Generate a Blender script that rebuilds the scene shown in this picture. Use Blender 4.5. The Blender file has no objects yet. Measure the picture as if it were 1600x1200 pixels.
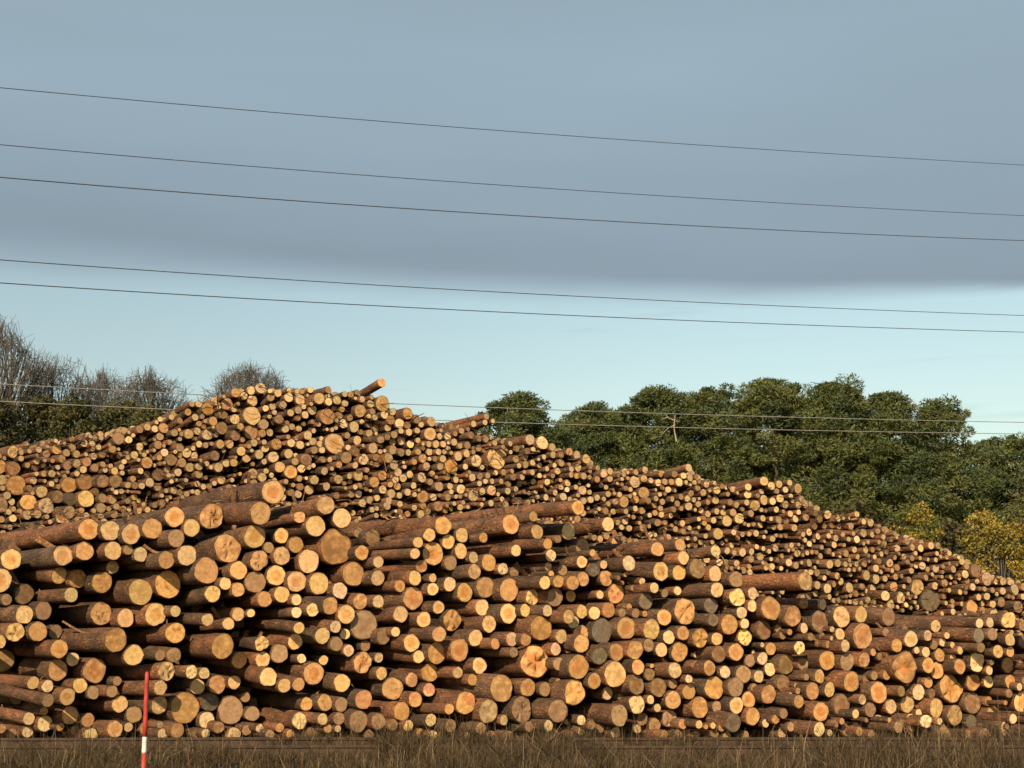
import bpy, math, random
import numpy as np
from mathutils import Matrix, Vector

# ------------------------------------------------------------------ camera
FOC = 2390.0            # focal length in pixels of a 1600 px wide picture
PITCH = math.radians(9.2)
CAM_Z = 1.6
GROUND = -0.14
scene = bpy.context.scene
col = scene.collection
cam_data = bpy.data.cameras.new('camera')
cam_data.sensor_width = 36.0
cam_data.lens = 36.0 * FOC / 1600.0
cam_data.clip_start = 0.1
cam_data.clip_end = 6000.0
cam = bpy.data.objects.new('camera', cam_data)
col.objects.link(cam)
cam.location = (0, 0, CAM_Z)
cam.rotation_euler = (math.radians(90) + PITCH, 0, 0)
scene.camera = cam

# ------------------------------------------------------------------ light
SUN_ELEV = math.radians(31)
SUN_LEFT = math.radians(19)       # sun stands behind the camera, a little to its left
sun_vec = Vector((-math.sin(SUN_LEFT) * math.cos(SUN_ELEV), -math.cos(SUN_LEFT) * math.cos(SUN_ELEV), math.sin(SUN_ELEV)))
sun_data = bpy.data.lights.new('sun', 'SUN')
sun_data.energy = 5.0
sun_data.angle = math.radians(0.5)
sun_data.color = (1.0, 0.785, 0.51)
sun = bpy.data.objects.new('sun', sun_data)
col.objects.link(sun)
sun.rotation_euler = sun_vec.to_track_quat('Z', 'Y').to_euler()
sun.location = (-20, -40, 30)

world = bpy.data.worlds.new('World')
scene.world = world
world.use_nodes = True
wt = world.node_tree
wt.nodes.clear()


class NT:
    """small helper that writes node graphs"""
    def __init__(self, tree):
        self.t = tree

    def n(self, kind, **kw):
        nd = self.t.nodes.new(kind)
        for k, v in kw.items():
            setattr(nd, k, v)
        return nd

    def put(self, sock, v):
        if isinstance(v, bpy.types.NodeSocket):
            self.t.links.new(v, sock)
        elif v is not None:
            sock.default_value = v

    def math(self, op, a, b=None, c=None, clamp=False):
        nd = self.n('ShaderNodeMath', operation=op, use_clamp=clamp)
        for s, v in zip(nd.inputs, (a, b, c)):
            self.put(s, v)
        return nd.outputs[0]

    def vmath(self, op, a, b=None, out=0):
        nd = self.n('ShaderNodeVectorMath', operation=op)
        self.put(nd.inputs[0], a)
        self.put(nd.inputs[1], b)
        return nd.outputs[out]

    def mix(self, f, a, b, mode='MIX'):
        nd = self.n('ShaderNodeMix', data_type='RGBA', blend_type=mode)
        self.put(nd.inputs[0], f)
        self.put(nd.inputs[6], a)
        self.put(nd.inputs[7], b)
        return nd.outputs[2]

    def step(self, v, lo, hi, a=0.0, b=1.0):
        nd = self.n('ShaderNodeMapRange', interpolation_type='SMOOTHSTEP')
        self.put(nd.inputs[0], v)
        for i, x in zip((1, 2, 3, 4), (lo, hi, a, b)):
            self.put(nd.inputs[i], x)
        return nd.outputs[0]

    def noise(self, vec, scale, detail=3.0, rough=0.55, out=0):
        nd = self.n('ShaderNodeTexNoise')
        self.put(nd.inputs['Vector'], vec)
        nd.inputs['Scale'].default_value = scale
        nd.inputs['Detail'].default_value = detail
        nd.inputs['Roughness'].default_value = rough
        return nd.outputs[out]

    def comb(self, x, y, z):
        nd = self.n('ShaderNodeCombineXYZ')
        for s, v in zip(nd.inputs, (x, y, z)):
            self.put(s, v)
        return nd.outputs[0]

    def sep(self, v):
        nd = self.n('ShaderNodeSeparateXYZ')
        self.put(nd.inputs[0], v)
        return nd.outputs


def rgb(r, g, b):
    return (r, g, b, 1.0)


W = NT(wt)
sky = W.n('ShaderNodeTexSky', sky_type='NISHITA')
sky.sun_disc = False
sky.sun_elevation = SUN_ELEV
sky.sun_rotation = math.pi + SUN_LEFT
sky.air_density = 1.0
sky.dust_density = 2.0
sky.ozone_density = 1.0
dirv = W.n('ShaderNodeTexCoord').outputs['Generated']
dx, dy, dz = W.sep(dirv)
elev = W.math('MULTIPLY', W.math('ARCSINE', dz), 57.2958)
az = W.math('MULTIPLY', W.math('ARCTAN2', dx, dy), 57.2958)
# cloud deck seen from below: coordinates on a horizontal sheet
den = W.math('MAXIMUM', dz, 0.03)
plane = W.comb(W.math('DIVIDE', dx, den), W.math('DIVIDE', dy, den), 0.0)
wob = W.noise(W.comb(W.math('MULTIPLY', az, 0.045), W.math('MULTIPLY', elev, 0.30), 2.0), 1.0, 4.0, 0.5)
lift = W.math('MULTIPLY_ADD', W.math('SINE', W.math('MULTIPLY', az, 0.0175)), -1.2, 12.6)
e2 = W.math('SUBTRACT', W.math('ADD', elev, W.math('MULTIPLY', W.math('SUBTRACT', wob, 0.5), 1.6)), lift)
deck = W.step(W.math('DIVIDE', e2, W.math('MULTIPLY_ADD', W.math('SINE', W.math('MULTIPLY', az, 0.0175)), -1.9, 1.0)), -1.0, 1.0)
veil = W.step(W.noise(W.comb(W.math('MULTIPLY', az, 0.10), W.math('MULTIPLY', elev, 1.1), 7.0), 1.0, 4.0, 0.5), 0.56, 0.80, 0.0, 0.35)
veil = W.math('MULTIPLY', veil, W.step(elev, 3.0, 7.5, 0.0, 1.0))
veil = W.math('MAXIMUM', veil, W.math('MULTIPLY', W.step(az, -16.0, 10.0, 0.20, 0.0), W.step(elev, 2.0, 9.0, 0.3, 1.0)))
soft = W.noise(plane, 0.55, 4.0, 0.5)
band = W.noise(W.comb(W.math('MULTIPLY', az, 0.03), W.math('MULTIPLY', elev, 0.22), 4.0), 1.0, 3.0, 0.5)
tone = W.math('MULTIPLY_ADD', W.math('ADD', soft, band), 0.24, 0.76)
low = W.mix(W.step(e2, 0.0, 7.0), rgb(0.274, 0.350, 0.418), rgb(0.312, 0.412, 0.490))
deck_col = W.vmath('SCALE', low)
deck_col.node.inputs['Scale'].default_value = 1.0
wt.links.new(tone, deck_col.node.inputs['Scale'])
clear = W.vmath('SCALE', sky.outputs[0])
clear.node.inputs['Scale'].default_value = 1.0
# the Nishita sky goes through a Background of its own at strength 0.1
bg_sky = W.n('ShaderNodeBackground')
W.put(bg_sky.inputs[0], W.mix(1.0, sky.outputs[0], rgb(1.25, 1.165, 0.92), 'MULTIPLY'))
bg_sky.inputs[1].default_value = 0.112
bg_deck = W.n('ShaderNodeBackground')
W.put(bg_deck.inputs[0], deck_col)
bg_deck.inputs[1].default_value = 0.77
mx = W.n('ShaderNodeMixShader')
W.put(mx.inputs[0], W.math('MAXIMUM', deck, veil))
wt.links.new(bg_sky.outputs[0], mx.inputs[1])
wt.links.new(bg_deck.outputs[0], mx.inputs[2])
wo = W.n('ShaderNodeOutputWorld')
wt.links.new(mx.outputs[0], wo.inputs[0])

scene.view_settings.view_transform = 'Standard'
scene.view_settings.look = 'None'
scene.view_settings.exposure = 0.38
scene.view_settings.gamma = 1.0
scene.view_settings.use_curve_mapping = False
scene.render.engine = 'CYCLES'
scene.cycles.max_bounces = 5
scene.cycles.diffuse_bounces = 3
scene.cycles.transparent_max_bounces = 4

# ------------------------------------------------------------------ helpers
CP, SP = math.cos(PITCH), math.sin(PITCH)


def ray(px, py):
    """world slope (x per y, z per y) of the line of sight through a picture point"""
    u = (px - 800.0) / FOC
    v = (600.0 - py) / FOC
    y = CP - v * SP
    return u / y, (v * CP + SP) / y, y


def at(px, py, d):
    """the point at distance d (along the ground) on that line of sight"""
    a, b, _ = ray(px, py)
    return Vector((a * d, d, CAM_Z + b * d))


def metres(r_px, py, d):
    return r_px / FOC * d / ray(800, py)[2]


def mesh_obj(name, verts, faces, mat, parent=None, attrs=None, smooth=True, mats=None, mat_index=None):
    me = bpy.data.meshes.new(name)
    verts = np.asarray(verts, dtype=np.float32)
    if isinstance(faces, np.ndarray):
        k = faces.shape[1]
        me.vertices.add(len(verts))
        me.vertices.foreach_set('co', verts.ravel())
        me.loops.add(faces.size)
        me.loops.foreach_set('vertex_index', faces.astype(np.int32).ravel())
        me.polygons.add(len(faces))
        me.polygons.foreach_set('loop_start', np.arange(0, faces.size, k, dtype=np.int32))
        me.update(calc_edges=True)
    else:
        me.from_pydata(verts.tolist(), [], faces)
        me.update()
    for an, (typ, arr) in (attrs or {}).items():
        a = me.attributes.new(an, typ, 'POINT')
        key = 'color' if typ == 'FLOAT_COLOR' else ('vector' if typ == 'FLOAT_VECTOR' else 'value')
        a.data.foreach_set(key, np.asarray(arr, dtype=np.float32).ravel())
    me.polygons.foreach_set('use_smooth', [smooth] * len(me.polygons))
    for m in (mats or [mat]):
        me.materials.append(m)
    if mat_index is not None:
        me.polygons.foreach_set('material_index', np.asarray(mat_index, dtype=np.int32))
    o = bpy.data.objects.new(name, me)
    col.objects.link(o)
    if parent is not None:
        o.parent = parent
    return o


def tag(o, label=None, cat=None, group=None, kind=None):
    for k, v in (('label', label), ('category', cat), ('group', group), ('kind', kind)):
        if v:
            o[k] = v
    return o


def empty(name, loc):
    o = bpy.data.objects.new(name, None)
    col.objects.link(o)
    o.location = loc
    return o


def material(name):
    m = bpy.data.materials.new(name)
    m.use_nodes = True
    m.node_tree.nodes.clear()
    T = NT(m.node_tree)
    bs = T.n('ShaderNodeBsdfPrincipled')
    out = T.n('ShaderNodeOutputMaterial')
    m.node_tree.links.new(bs.outputs[0], out.inputs[0])
    bs.inputs['Roughness'].default_value = 0.85
    bs.inputs['Specular IOR Level'].default_value = 0.25
    return m, T, bs


def bump(T, bs, h, strength, dist):
    b = T.n('ShaderNodeBump')
    b.inputs['Strength'].default_value = strength
    b.inputs['Distance'].default_value = dist
    T.put(b.inputs['Height'], h)
    T.put(bs.inputs['Normal'], b.outputs[0])


def attr(T, name):
    a = T.n('ShaderNodeAttribute', attribute_name=name)
    return a


# ------------------------------------------------------------------ materials
def make_bark():
    m, T, bs = material('pine_bark')
    lp = attr(T, 'lp').outputs['Vector']
    tn = attr(T, 'tint').outputs['Color']
    x, y, z = T.sep(lp)
    st = T.comb(T.math('MULTIPLY', x, 0.42), y, z)
    big = T.noise(st, 5.0, 4.0, 0.6)
    fine = T.noise(st, 38.0, 4.0, 0.65)
    vo = T.n('ShaderNodeTexVoronoi', feature='DISTANCE_TO_EDGE')
    T.put(vo.inputs['Vector'], T.vmath('ADD', st, T.vmath('SCALE', T.noise(st, 14.0, 2.0, 0.5, 1))))
    vo.inputs['Vector'].links[0].from_node.inputs[1].links[0].from_node.inputs['Scale'].default_value = 0.05
    vo.inputs['Scale'].default_value = 17.0
    crack = T.step(vo.outputs['Distance'], 0.0, 0.16)
    c = T.mix(T.step(big, 0.35, 0.68), T.vmath('MULTIPLY', tn, (0.62, 0.64, 0.68)), T.vmath('MULTIPLY', tn, (1.55, 1.36, 1.2)))
    c = T.mix(T.step(fine, 0.3, 0.72), T.vmath('MULTIPLY', c, (0.55, 0.55, 0.55)), c)
    c = T.mix(T.math('MULTIPLY', T.math('SUBTRACT', 1.0, crack), 0.38), c, rgb(0.028, 0.018, 0.012))
    # pale scuffs where bark has been scraped off
    sc = T.noise(T.comb(T.math('MULTIPLY', x, 0.35), y, z), 22.0, 3.0, 0.6)
    c = T.mix(T.step(sc, 0.635, 0.72, 0.0, 0.75), c, rgb(0.40, 0.235, 0.11))
    T.put(bs.inputs['Base Color'], c)
    bs.inputs['Roughness'].default_value = 0.92
    h = T.math('ADD', T.math('MULTIPLY', crack, 0.7), T.math('MULTIPLY', fine, 0.6))
    bump(T, bs, h, 0.8, 0.016)
    return m


def make_cut():
    m, T, bs = material('sawn_wood')
    lp = attr(T, 'lp').outputs['Vector']          # (seed, y / radius, z / radius)
    tnode = attr(T, 'tint')
    tn, heart = tnode.outputs['Color'], tnode.outputs['Alpha']
    wr = T.sep(attr(T, 'wear').outputs['Vector'])  # (cracks, weathering, paint)
    s, y, z = T.sep(lp)
    sd = T.math('MULTIPLY', s, 37.0)
    v3 = T.comb(y, z, sd)
    w = T.noise(v3, 1.6, 3.0, 0.55, 1)
    wx, wy, _ = T.sep(w)
    yy = T.math('ADD', y, T.math('MULTIPLY', T.math('SUBTRACT', wx, 0.5), 0.42))
    zz = T.math('ADD', z, T.math('MULTIPLY', T.math('SUBTRACT', wy, 0.5), 0.42))
    rr = T.math('SQRT', T.math('ADD', T.math('MULTIPLY', yy, yy), T.math('MULTIPLY', zz, zz)))
    r0 = T.math('SQRT', T.math('ADD', T.math('MULTIPLY', y, y), T.math('MULTIPLY', z, z)))
    ringv = T.math('SINE', T.math('MULTIPLY', rr, 52.0))
    ringw = T.math('SINE', T.math('MULTIPLY', rr, 21.0))
    blot = T.noise(v3, 2.4, 5.0, 0.6)
    fib = T.noise(T.comb(T.math('MULTIPLY', y, 14.0), T.math('MULTIPLY', z, 3.0), sd), 1.0, 4.0, 0.6)
    c = T.mix(T.step(rr, 0.45, 0.56, 1.0, 0.0), tn, T.vmath('MULTIPLY', tn, (0.88, 0.68, 0.52)))
    c = T.mix(heart, tn, c)
    ring = T.math('ADD', T.math('MULTIPLY', ringv, 0.045), T.math('MULTIPLY', ringw, 0.05))
    val = T.math('ADD', T.math('ADD', 1.0, ring), T.math('MULTIPLY', T.math('SUBTRACT', blot, 0.5), 1.15))
    val = T.math('ADD', val, T.math('MULTIPLY', T.math('SUBTRACT', fib, 0.5), 0.45))
    sc = T.n('ShaderNodeVectorMath', operation='SCALE')
    T.put(sc.inputs[0], c)
    T.put(sc.inputs['Scale'], val)
    c = sc.outputs[0]
    # weathered greyish film in patches
    wm = T.math('MULTIPLY', wr[1], T.step(T.noise(v3, 1.7, 5.0, 0.62), 0.30, 0.62))
    c = T.mix(wm, c, T.vmath('MULTIPLY', tn, (0.45, 0.41, 0.40)))
    mud = T.math('MULTIPLY', T.step(T.noise(T.comb(T.math('MULTIPLY', y, 1.3), T.math('MULTIPLY', z, 2.2), T.math('ADD', sd, 23.0)), 1.4, 6.0, 0.68), 0.48, 0.70), 0.45)
    c = T.mix(mud, c, T.vmath('MULTIPLY', tn, (0.50, 0.40, 0.32)))
    # drying checks: a few dark clefts running out from the pith, and rot stains
    ang = T.math('ADD', T.math('MULTIPLY', T.math('ARCTAN2', zz, yy), 1.5), sd)
    off = T.math('MULTIPLY', T.math('ABSOLUTE', T.math('SINE', ang)), rr)
    cleft = T.math('MULTIPLY', T.step(off, 0.012, 0.045, 1.0, 0.0), T.step(T.noise(v3, 1.1, 2.0, 0.5), 0.46, 0.56))
    cleft = T.math('MULTIPLY', cleft, T.step(rr, 0.5, 0.9, 1.0, 0.0))
    blob = T.step(T.noise(v3, 1.9, 5.0, 0.62), 0.56, 0.66)
    dark = T.math('MULTIPLY', wr[0], T.math('MAXIMUM', T.math('MULTIPLY', cleft, 0.85), T.math('MULTIPLY', blob, 0.7)))
    c = T.mix(dark, c, rgb(0.095, 0.055, 0.025))
    # forester's red paint
    pm = T.step(T.noise(T.comb(y, z, T.math('ADD', sd, 11.0)), 1.25, 3.0, 0.6), 0.47, 0.64)
    pm = T.math('MULTIPLY', pm, wr[2])
    c = T.mix(T.math('MULTIPLY', pm, 0.55), c, rgb(0.58, 0.12, 0.09))
    # darker cambium at the rim
    rim = T.step(r0, 0.88, 0.99, 0.0, 0.55)
    c = T.mix(rim, c, T.vmath('MULTIPLY', tn, (0.50, 0.36, 0.25)))
    T.put(bs.inputs['Base Color'], c)
    bs.inputs['Roughness'].default_value = 0.8
    bs.inputs['Specular IOR Level'].default_value = 0.15
    h = T.math('ADD', T.math('MULTIPLY', fib, 0.6), T.math('MULTIPLY', dark, -1.0))
    bump(T, bs, h, 0.6, 0.012)
    return m


def make_plain(name, c1, c2, scale, rough=0.85, bumpd=0.0, spec=0.25, metal=0.0):
    m, T, bs = material(name)
    co = T.n('ShaderNodeTexCoord').outputs['Object']
    nz = T.noise(co, scale, 5.0, 0.6)
    T.put(bs.inputs['Base Color'], T.mix(T.step(nz, 0.3, 0.7), rgb(*c1), rgb(*c2)))
    bs.inputs['Roughness'].default_value = rough
    bs.inputs['Specular IOR Level'].default_value = spec
    bs.inputs['Metallic'].default_value = metal
    if bumpd:
        bump(T, bs, nz, 0.7, bumpd)
    return m


def make_leaf(name, transl=0.25):
    """foliage whose colour comes with each leaf"""
    m, T, bs = material(name)
    tn = attr(T, 'tint').outputs['Color']
    T.put(bs.inputs['Base Color'], tn)
    bs.inputs['Roughness'].default_value = 0.7
    bs.inputs['Specular IOR Level'].default_value = 0.2
    tr = T.n('ShaderNodeBsdfTranslucent')
    T.put(tr.inputs[0], tn)
    mxs = T.n('ShaderNodeMixShader')
    mxs.inputs[0].default_value = transl
    out = [n for n in m.node_tree.nodes if n.type == 'OUTPUT_MATERIAL'][0]
    m.node_tree.links.new(bs.outputs[0], mxs.inputs[1])
    m.node_tree.links.new(tr.outputs[0], mxs.inputs[2])
    m.node_tree.links.new(mxs.outputs[0], out.inputs[0])
    return m


BARK = make_bark()
CUT = make_cut()
LEAF = make_leaf('foliage', 0.2)
GRASS = make_leaf('dry_grass', 0.25)
TRUNK = make_plain('tree_bark', (0.10, 0.075, 0.055), (0.20, 0.14, 0.10), 6.0, 0.95, 0.03)
TWIG = make_plain('bare_twig', (0.075, 0.070, 0.064), (0.145, 0.135, 0.118), 2.0, 0.95)
STEEL = make_plain('rusty_rail', (0.032, 0.021, 0.015), (0.078, 0.048, 0.030), 9.0, 0.75, 0.004)
SLEEPER = make_plain('old_sleeper', (0.045, 0.034, 0.026), (0.11, 0.085, 0.06), 12.0, 0.95, 0.01)
WIRE = make_plain('wire_metal', (0.045, 0.05, 0.055), (0.075, 0.08, 0.085), 3.0, 0.6)
WIRE_LIT = make_plain('sunlit_wire', (0.19, 0.195, 0.185), (0.26, 0.265, 0.25), 3.0, 0.55)  # paler copy of the wire colour, paints in the sunlight on the wires
RED = make_plain('red_paint', (0.26, 0.035, 0.026), (0.48, 0.060, 0.045), 9.0, 0.5, 0.001)
WHITE = make_plain('white_paint', (0.55, 0.54, 0.50), (0.80, 0.80, 0.77), 9.0, 0.5, 0.001)


def make_ground():
    m, T, bs = material('yard_ground')
    co = T.n('ShaderNodeTexCoord').outputs['Object']
    a = T.noise(co, 0.35, 5.0, 0.6)
    b = T.noise(co, 7.0, 5.0, 0.7)
    c = T.mix(T.step(a, 0.35, 0.65), rgb(0.052, 0.038, 0.024), rgb(0.085, 0.066, 0.038))
    c = T.mix(T.step(b, 0.35, 0.7), c, rgb(0.035, 0.026, 0.017))
    T.put(bs.inputs['Base Color'], c)
    bs.inputs['Roughness'].default_value = 0.97
    bump(T, bs, b, 0.9, 0.06)
    return m


GROUNDM = make_ground()

# ------------------------------------------------------------------ the log piles, read off the photograph
# each entry: x, y, radius, look   (tile origin and scale given per block)
# look: p pale, y yellow, o orange, b brown, g grey (gk: shade painted as brown) | h dark heart, c cracked, r red paint, k set back in shade, t torn outline, w weathered
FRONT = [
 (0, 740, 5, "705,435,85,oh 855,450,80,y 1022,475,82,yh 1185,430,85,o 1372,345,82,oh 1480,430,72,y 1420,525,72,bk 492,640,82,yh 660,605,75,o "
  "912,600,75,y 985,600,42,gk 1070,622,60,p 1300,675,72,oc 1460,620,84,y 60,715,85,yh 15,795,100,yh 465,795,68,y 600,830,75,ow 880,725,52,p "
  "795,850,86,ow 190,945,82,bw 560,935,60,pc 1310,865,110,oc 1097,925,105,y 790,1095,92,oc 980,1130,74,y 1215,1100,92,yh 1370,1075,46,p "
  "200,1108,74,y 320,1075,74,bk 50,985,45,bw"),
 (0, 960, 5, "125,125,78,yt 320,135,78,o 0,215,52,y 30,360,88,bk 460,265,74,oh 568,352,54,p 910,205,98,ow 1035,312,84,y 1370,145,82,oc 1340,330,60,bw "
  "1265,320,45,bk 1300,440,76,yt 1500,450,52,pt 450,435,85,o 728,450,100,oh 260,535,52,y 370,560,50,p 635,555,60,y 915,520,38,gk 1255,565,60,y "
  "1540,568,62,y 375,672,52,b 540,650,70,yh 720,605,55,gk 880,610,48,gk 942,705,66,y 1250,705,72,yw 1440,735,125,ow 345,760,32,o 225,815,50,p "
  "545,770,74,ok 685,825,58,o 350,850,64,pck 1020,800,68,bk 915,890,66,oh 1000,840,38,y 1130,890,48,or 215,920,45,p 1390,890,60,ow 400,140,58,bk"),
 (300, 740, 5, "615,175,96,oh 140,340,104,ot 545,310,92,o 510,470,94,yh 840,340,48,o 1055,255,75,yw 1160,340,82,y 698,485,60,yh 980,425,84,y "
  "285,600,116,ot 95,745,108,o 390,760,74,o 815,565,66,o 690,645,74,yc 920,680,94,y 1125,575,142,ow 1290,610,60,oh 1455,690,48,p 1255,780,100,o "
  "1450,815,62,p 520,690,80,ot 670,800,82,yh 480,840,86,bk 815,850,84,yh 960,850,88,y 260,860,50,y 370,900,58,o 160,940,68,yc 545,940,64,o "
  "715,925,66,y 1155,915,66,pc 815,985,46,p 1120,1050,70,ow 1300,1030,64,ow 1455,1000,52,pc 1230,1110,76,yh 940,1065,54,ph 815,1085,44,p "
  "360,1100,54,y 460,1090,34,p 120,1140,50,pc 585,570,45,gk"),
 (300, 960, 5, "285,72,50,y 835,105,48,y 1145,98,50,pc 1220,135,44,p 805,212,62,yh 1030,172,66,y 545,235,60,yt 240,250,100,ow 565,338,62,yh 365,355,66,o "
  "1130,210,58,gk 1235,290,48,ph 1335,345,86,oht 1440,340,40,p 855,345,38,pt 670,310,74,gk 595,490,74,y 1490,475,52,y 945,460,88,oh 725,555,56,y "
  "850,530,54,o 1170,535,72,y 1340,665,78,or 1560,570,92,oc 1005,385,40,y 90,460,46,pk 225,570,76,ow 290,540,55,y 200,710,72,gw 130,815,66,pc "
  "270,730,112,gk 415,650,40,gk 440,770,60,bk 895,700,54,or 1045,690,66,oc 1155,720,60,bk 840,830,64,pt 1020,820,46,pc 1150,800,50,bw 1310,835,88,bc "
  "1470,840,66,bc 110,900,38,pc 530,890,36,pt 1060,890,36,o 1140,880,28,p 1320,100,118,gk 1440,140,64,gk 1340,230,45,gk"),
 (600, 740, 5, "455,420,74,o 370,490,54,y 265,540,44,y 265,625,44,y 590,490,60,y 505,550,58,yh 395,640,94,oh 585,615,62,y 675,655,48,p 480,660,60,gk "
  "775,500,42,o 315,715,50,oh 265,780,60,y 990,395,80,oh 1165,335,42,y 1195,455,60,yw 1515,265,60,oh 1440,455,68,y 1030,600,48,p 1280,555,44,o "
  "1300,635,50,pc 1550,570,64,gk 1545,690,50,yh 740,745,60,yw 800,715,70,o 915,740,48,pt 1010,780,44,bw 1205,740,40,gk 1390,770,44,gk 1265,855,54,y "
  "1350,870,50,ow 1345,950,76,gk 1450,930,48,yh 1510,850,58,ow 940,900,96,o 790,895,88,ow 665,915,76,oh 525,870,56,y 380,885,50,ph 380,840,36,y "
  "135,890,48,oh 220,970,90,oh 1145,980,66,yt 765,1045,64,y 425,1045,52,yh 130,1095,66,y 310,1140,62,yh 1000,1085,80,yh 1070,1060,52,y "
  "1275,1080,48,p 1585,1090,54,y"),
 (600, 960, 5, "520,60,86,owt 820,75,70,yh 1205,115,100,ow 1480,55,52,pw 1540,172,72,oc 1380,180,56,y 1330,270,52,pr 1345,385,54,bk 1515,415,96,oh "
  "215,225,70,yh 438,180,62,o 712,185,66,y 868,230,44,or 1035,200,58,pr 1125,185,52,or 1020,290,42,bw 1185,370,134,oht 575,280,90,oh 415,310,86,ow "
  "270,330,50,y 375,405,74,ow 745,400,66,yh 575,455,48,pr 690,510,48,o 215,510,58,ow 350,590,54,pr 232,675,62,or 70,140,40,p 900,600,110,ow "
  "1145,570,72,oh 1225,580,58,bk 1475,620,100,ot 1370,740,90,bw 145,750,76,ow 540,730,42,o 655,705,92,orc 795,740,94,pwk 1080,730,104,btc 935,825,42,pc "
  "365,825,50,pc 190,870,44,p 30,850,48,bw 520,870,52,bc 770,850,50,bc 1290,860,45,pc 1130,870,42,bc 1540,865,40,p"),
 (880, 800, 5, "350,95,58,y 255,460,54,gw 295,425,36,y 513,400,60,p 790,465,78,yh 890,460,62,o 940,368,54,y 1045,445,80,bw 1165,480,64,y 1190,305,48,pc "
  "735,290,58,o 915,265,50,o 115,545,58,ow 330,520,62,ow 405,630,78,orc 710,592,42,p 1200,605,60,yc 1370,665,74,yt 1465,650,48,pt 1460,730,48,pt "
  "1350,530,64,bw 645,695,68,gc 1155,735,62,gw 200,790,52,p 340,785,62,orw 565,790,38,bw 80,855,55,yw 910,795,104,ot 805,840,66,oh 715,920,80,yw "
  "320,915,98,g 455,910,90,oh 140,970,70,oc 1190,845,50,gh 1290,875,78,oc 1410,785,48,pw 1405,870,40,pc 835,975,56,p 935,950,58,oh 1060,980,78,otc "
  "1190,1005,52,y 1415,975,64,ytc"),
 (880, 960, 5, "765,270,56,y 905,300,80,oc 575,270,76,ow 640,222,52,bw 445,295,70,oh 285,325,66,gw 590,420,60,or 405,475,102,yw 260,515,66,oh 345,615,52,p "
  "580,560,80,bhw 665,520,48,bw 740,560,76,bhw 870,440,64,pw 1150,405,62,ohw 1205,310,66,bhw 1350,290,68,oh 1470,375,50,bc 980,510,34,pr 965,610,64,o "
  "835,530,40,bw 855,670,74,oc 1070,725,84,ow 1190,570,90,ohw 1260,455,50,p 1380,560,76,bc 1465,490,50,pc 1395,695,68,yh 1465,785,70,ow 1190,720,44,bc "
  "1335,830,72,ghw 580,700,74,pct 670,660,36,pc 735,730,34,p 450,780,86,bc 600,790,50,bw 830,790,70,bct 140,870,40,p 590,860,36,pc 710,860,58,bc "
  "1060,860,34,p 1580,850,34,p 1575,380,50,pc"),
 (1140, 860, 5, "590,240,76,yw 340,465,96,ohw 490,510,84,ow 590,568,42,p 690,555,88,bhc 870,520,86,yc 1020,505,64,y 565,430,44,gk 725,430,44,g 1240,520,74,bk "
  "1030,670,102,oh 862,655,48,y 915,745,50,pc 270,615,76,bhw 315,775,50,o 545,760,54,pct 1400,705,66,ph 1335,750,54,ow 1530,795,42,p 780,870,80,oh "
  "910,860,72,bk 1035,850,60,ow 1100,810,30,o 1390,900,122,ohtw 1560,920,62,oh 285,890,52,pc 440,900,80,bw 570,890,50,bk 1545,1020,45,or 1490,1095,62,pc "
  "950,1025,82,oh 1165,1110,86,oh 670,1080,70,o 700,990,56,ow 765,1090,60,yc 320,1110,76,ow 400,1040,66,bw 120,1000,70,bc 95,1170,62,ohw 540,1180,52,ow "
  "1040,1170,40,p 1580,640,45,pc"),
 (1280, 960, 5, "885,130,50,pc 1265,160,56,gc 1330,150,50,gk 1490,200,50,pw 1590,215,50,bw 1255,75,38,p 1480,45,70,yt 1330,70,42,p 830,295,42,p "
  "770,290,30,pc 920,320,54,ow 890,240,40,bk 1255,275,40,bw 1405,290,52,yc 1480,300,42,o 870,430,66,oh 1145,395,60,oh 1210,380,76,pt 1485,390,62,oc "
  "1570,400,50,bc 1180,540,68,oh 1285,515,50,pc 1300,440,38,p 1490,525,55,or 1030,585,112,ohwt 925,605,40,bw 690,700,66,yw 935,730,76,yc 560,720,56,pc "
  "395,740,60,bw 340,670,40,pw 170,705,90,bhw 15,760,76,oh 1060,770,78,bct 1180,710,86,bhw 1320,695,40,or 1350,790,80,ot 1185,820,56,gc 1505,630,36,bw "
  "1590,680,96,yh 465,835,56,yct 845,820,54,pct 1590,90,40,bw"),
]
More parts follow.
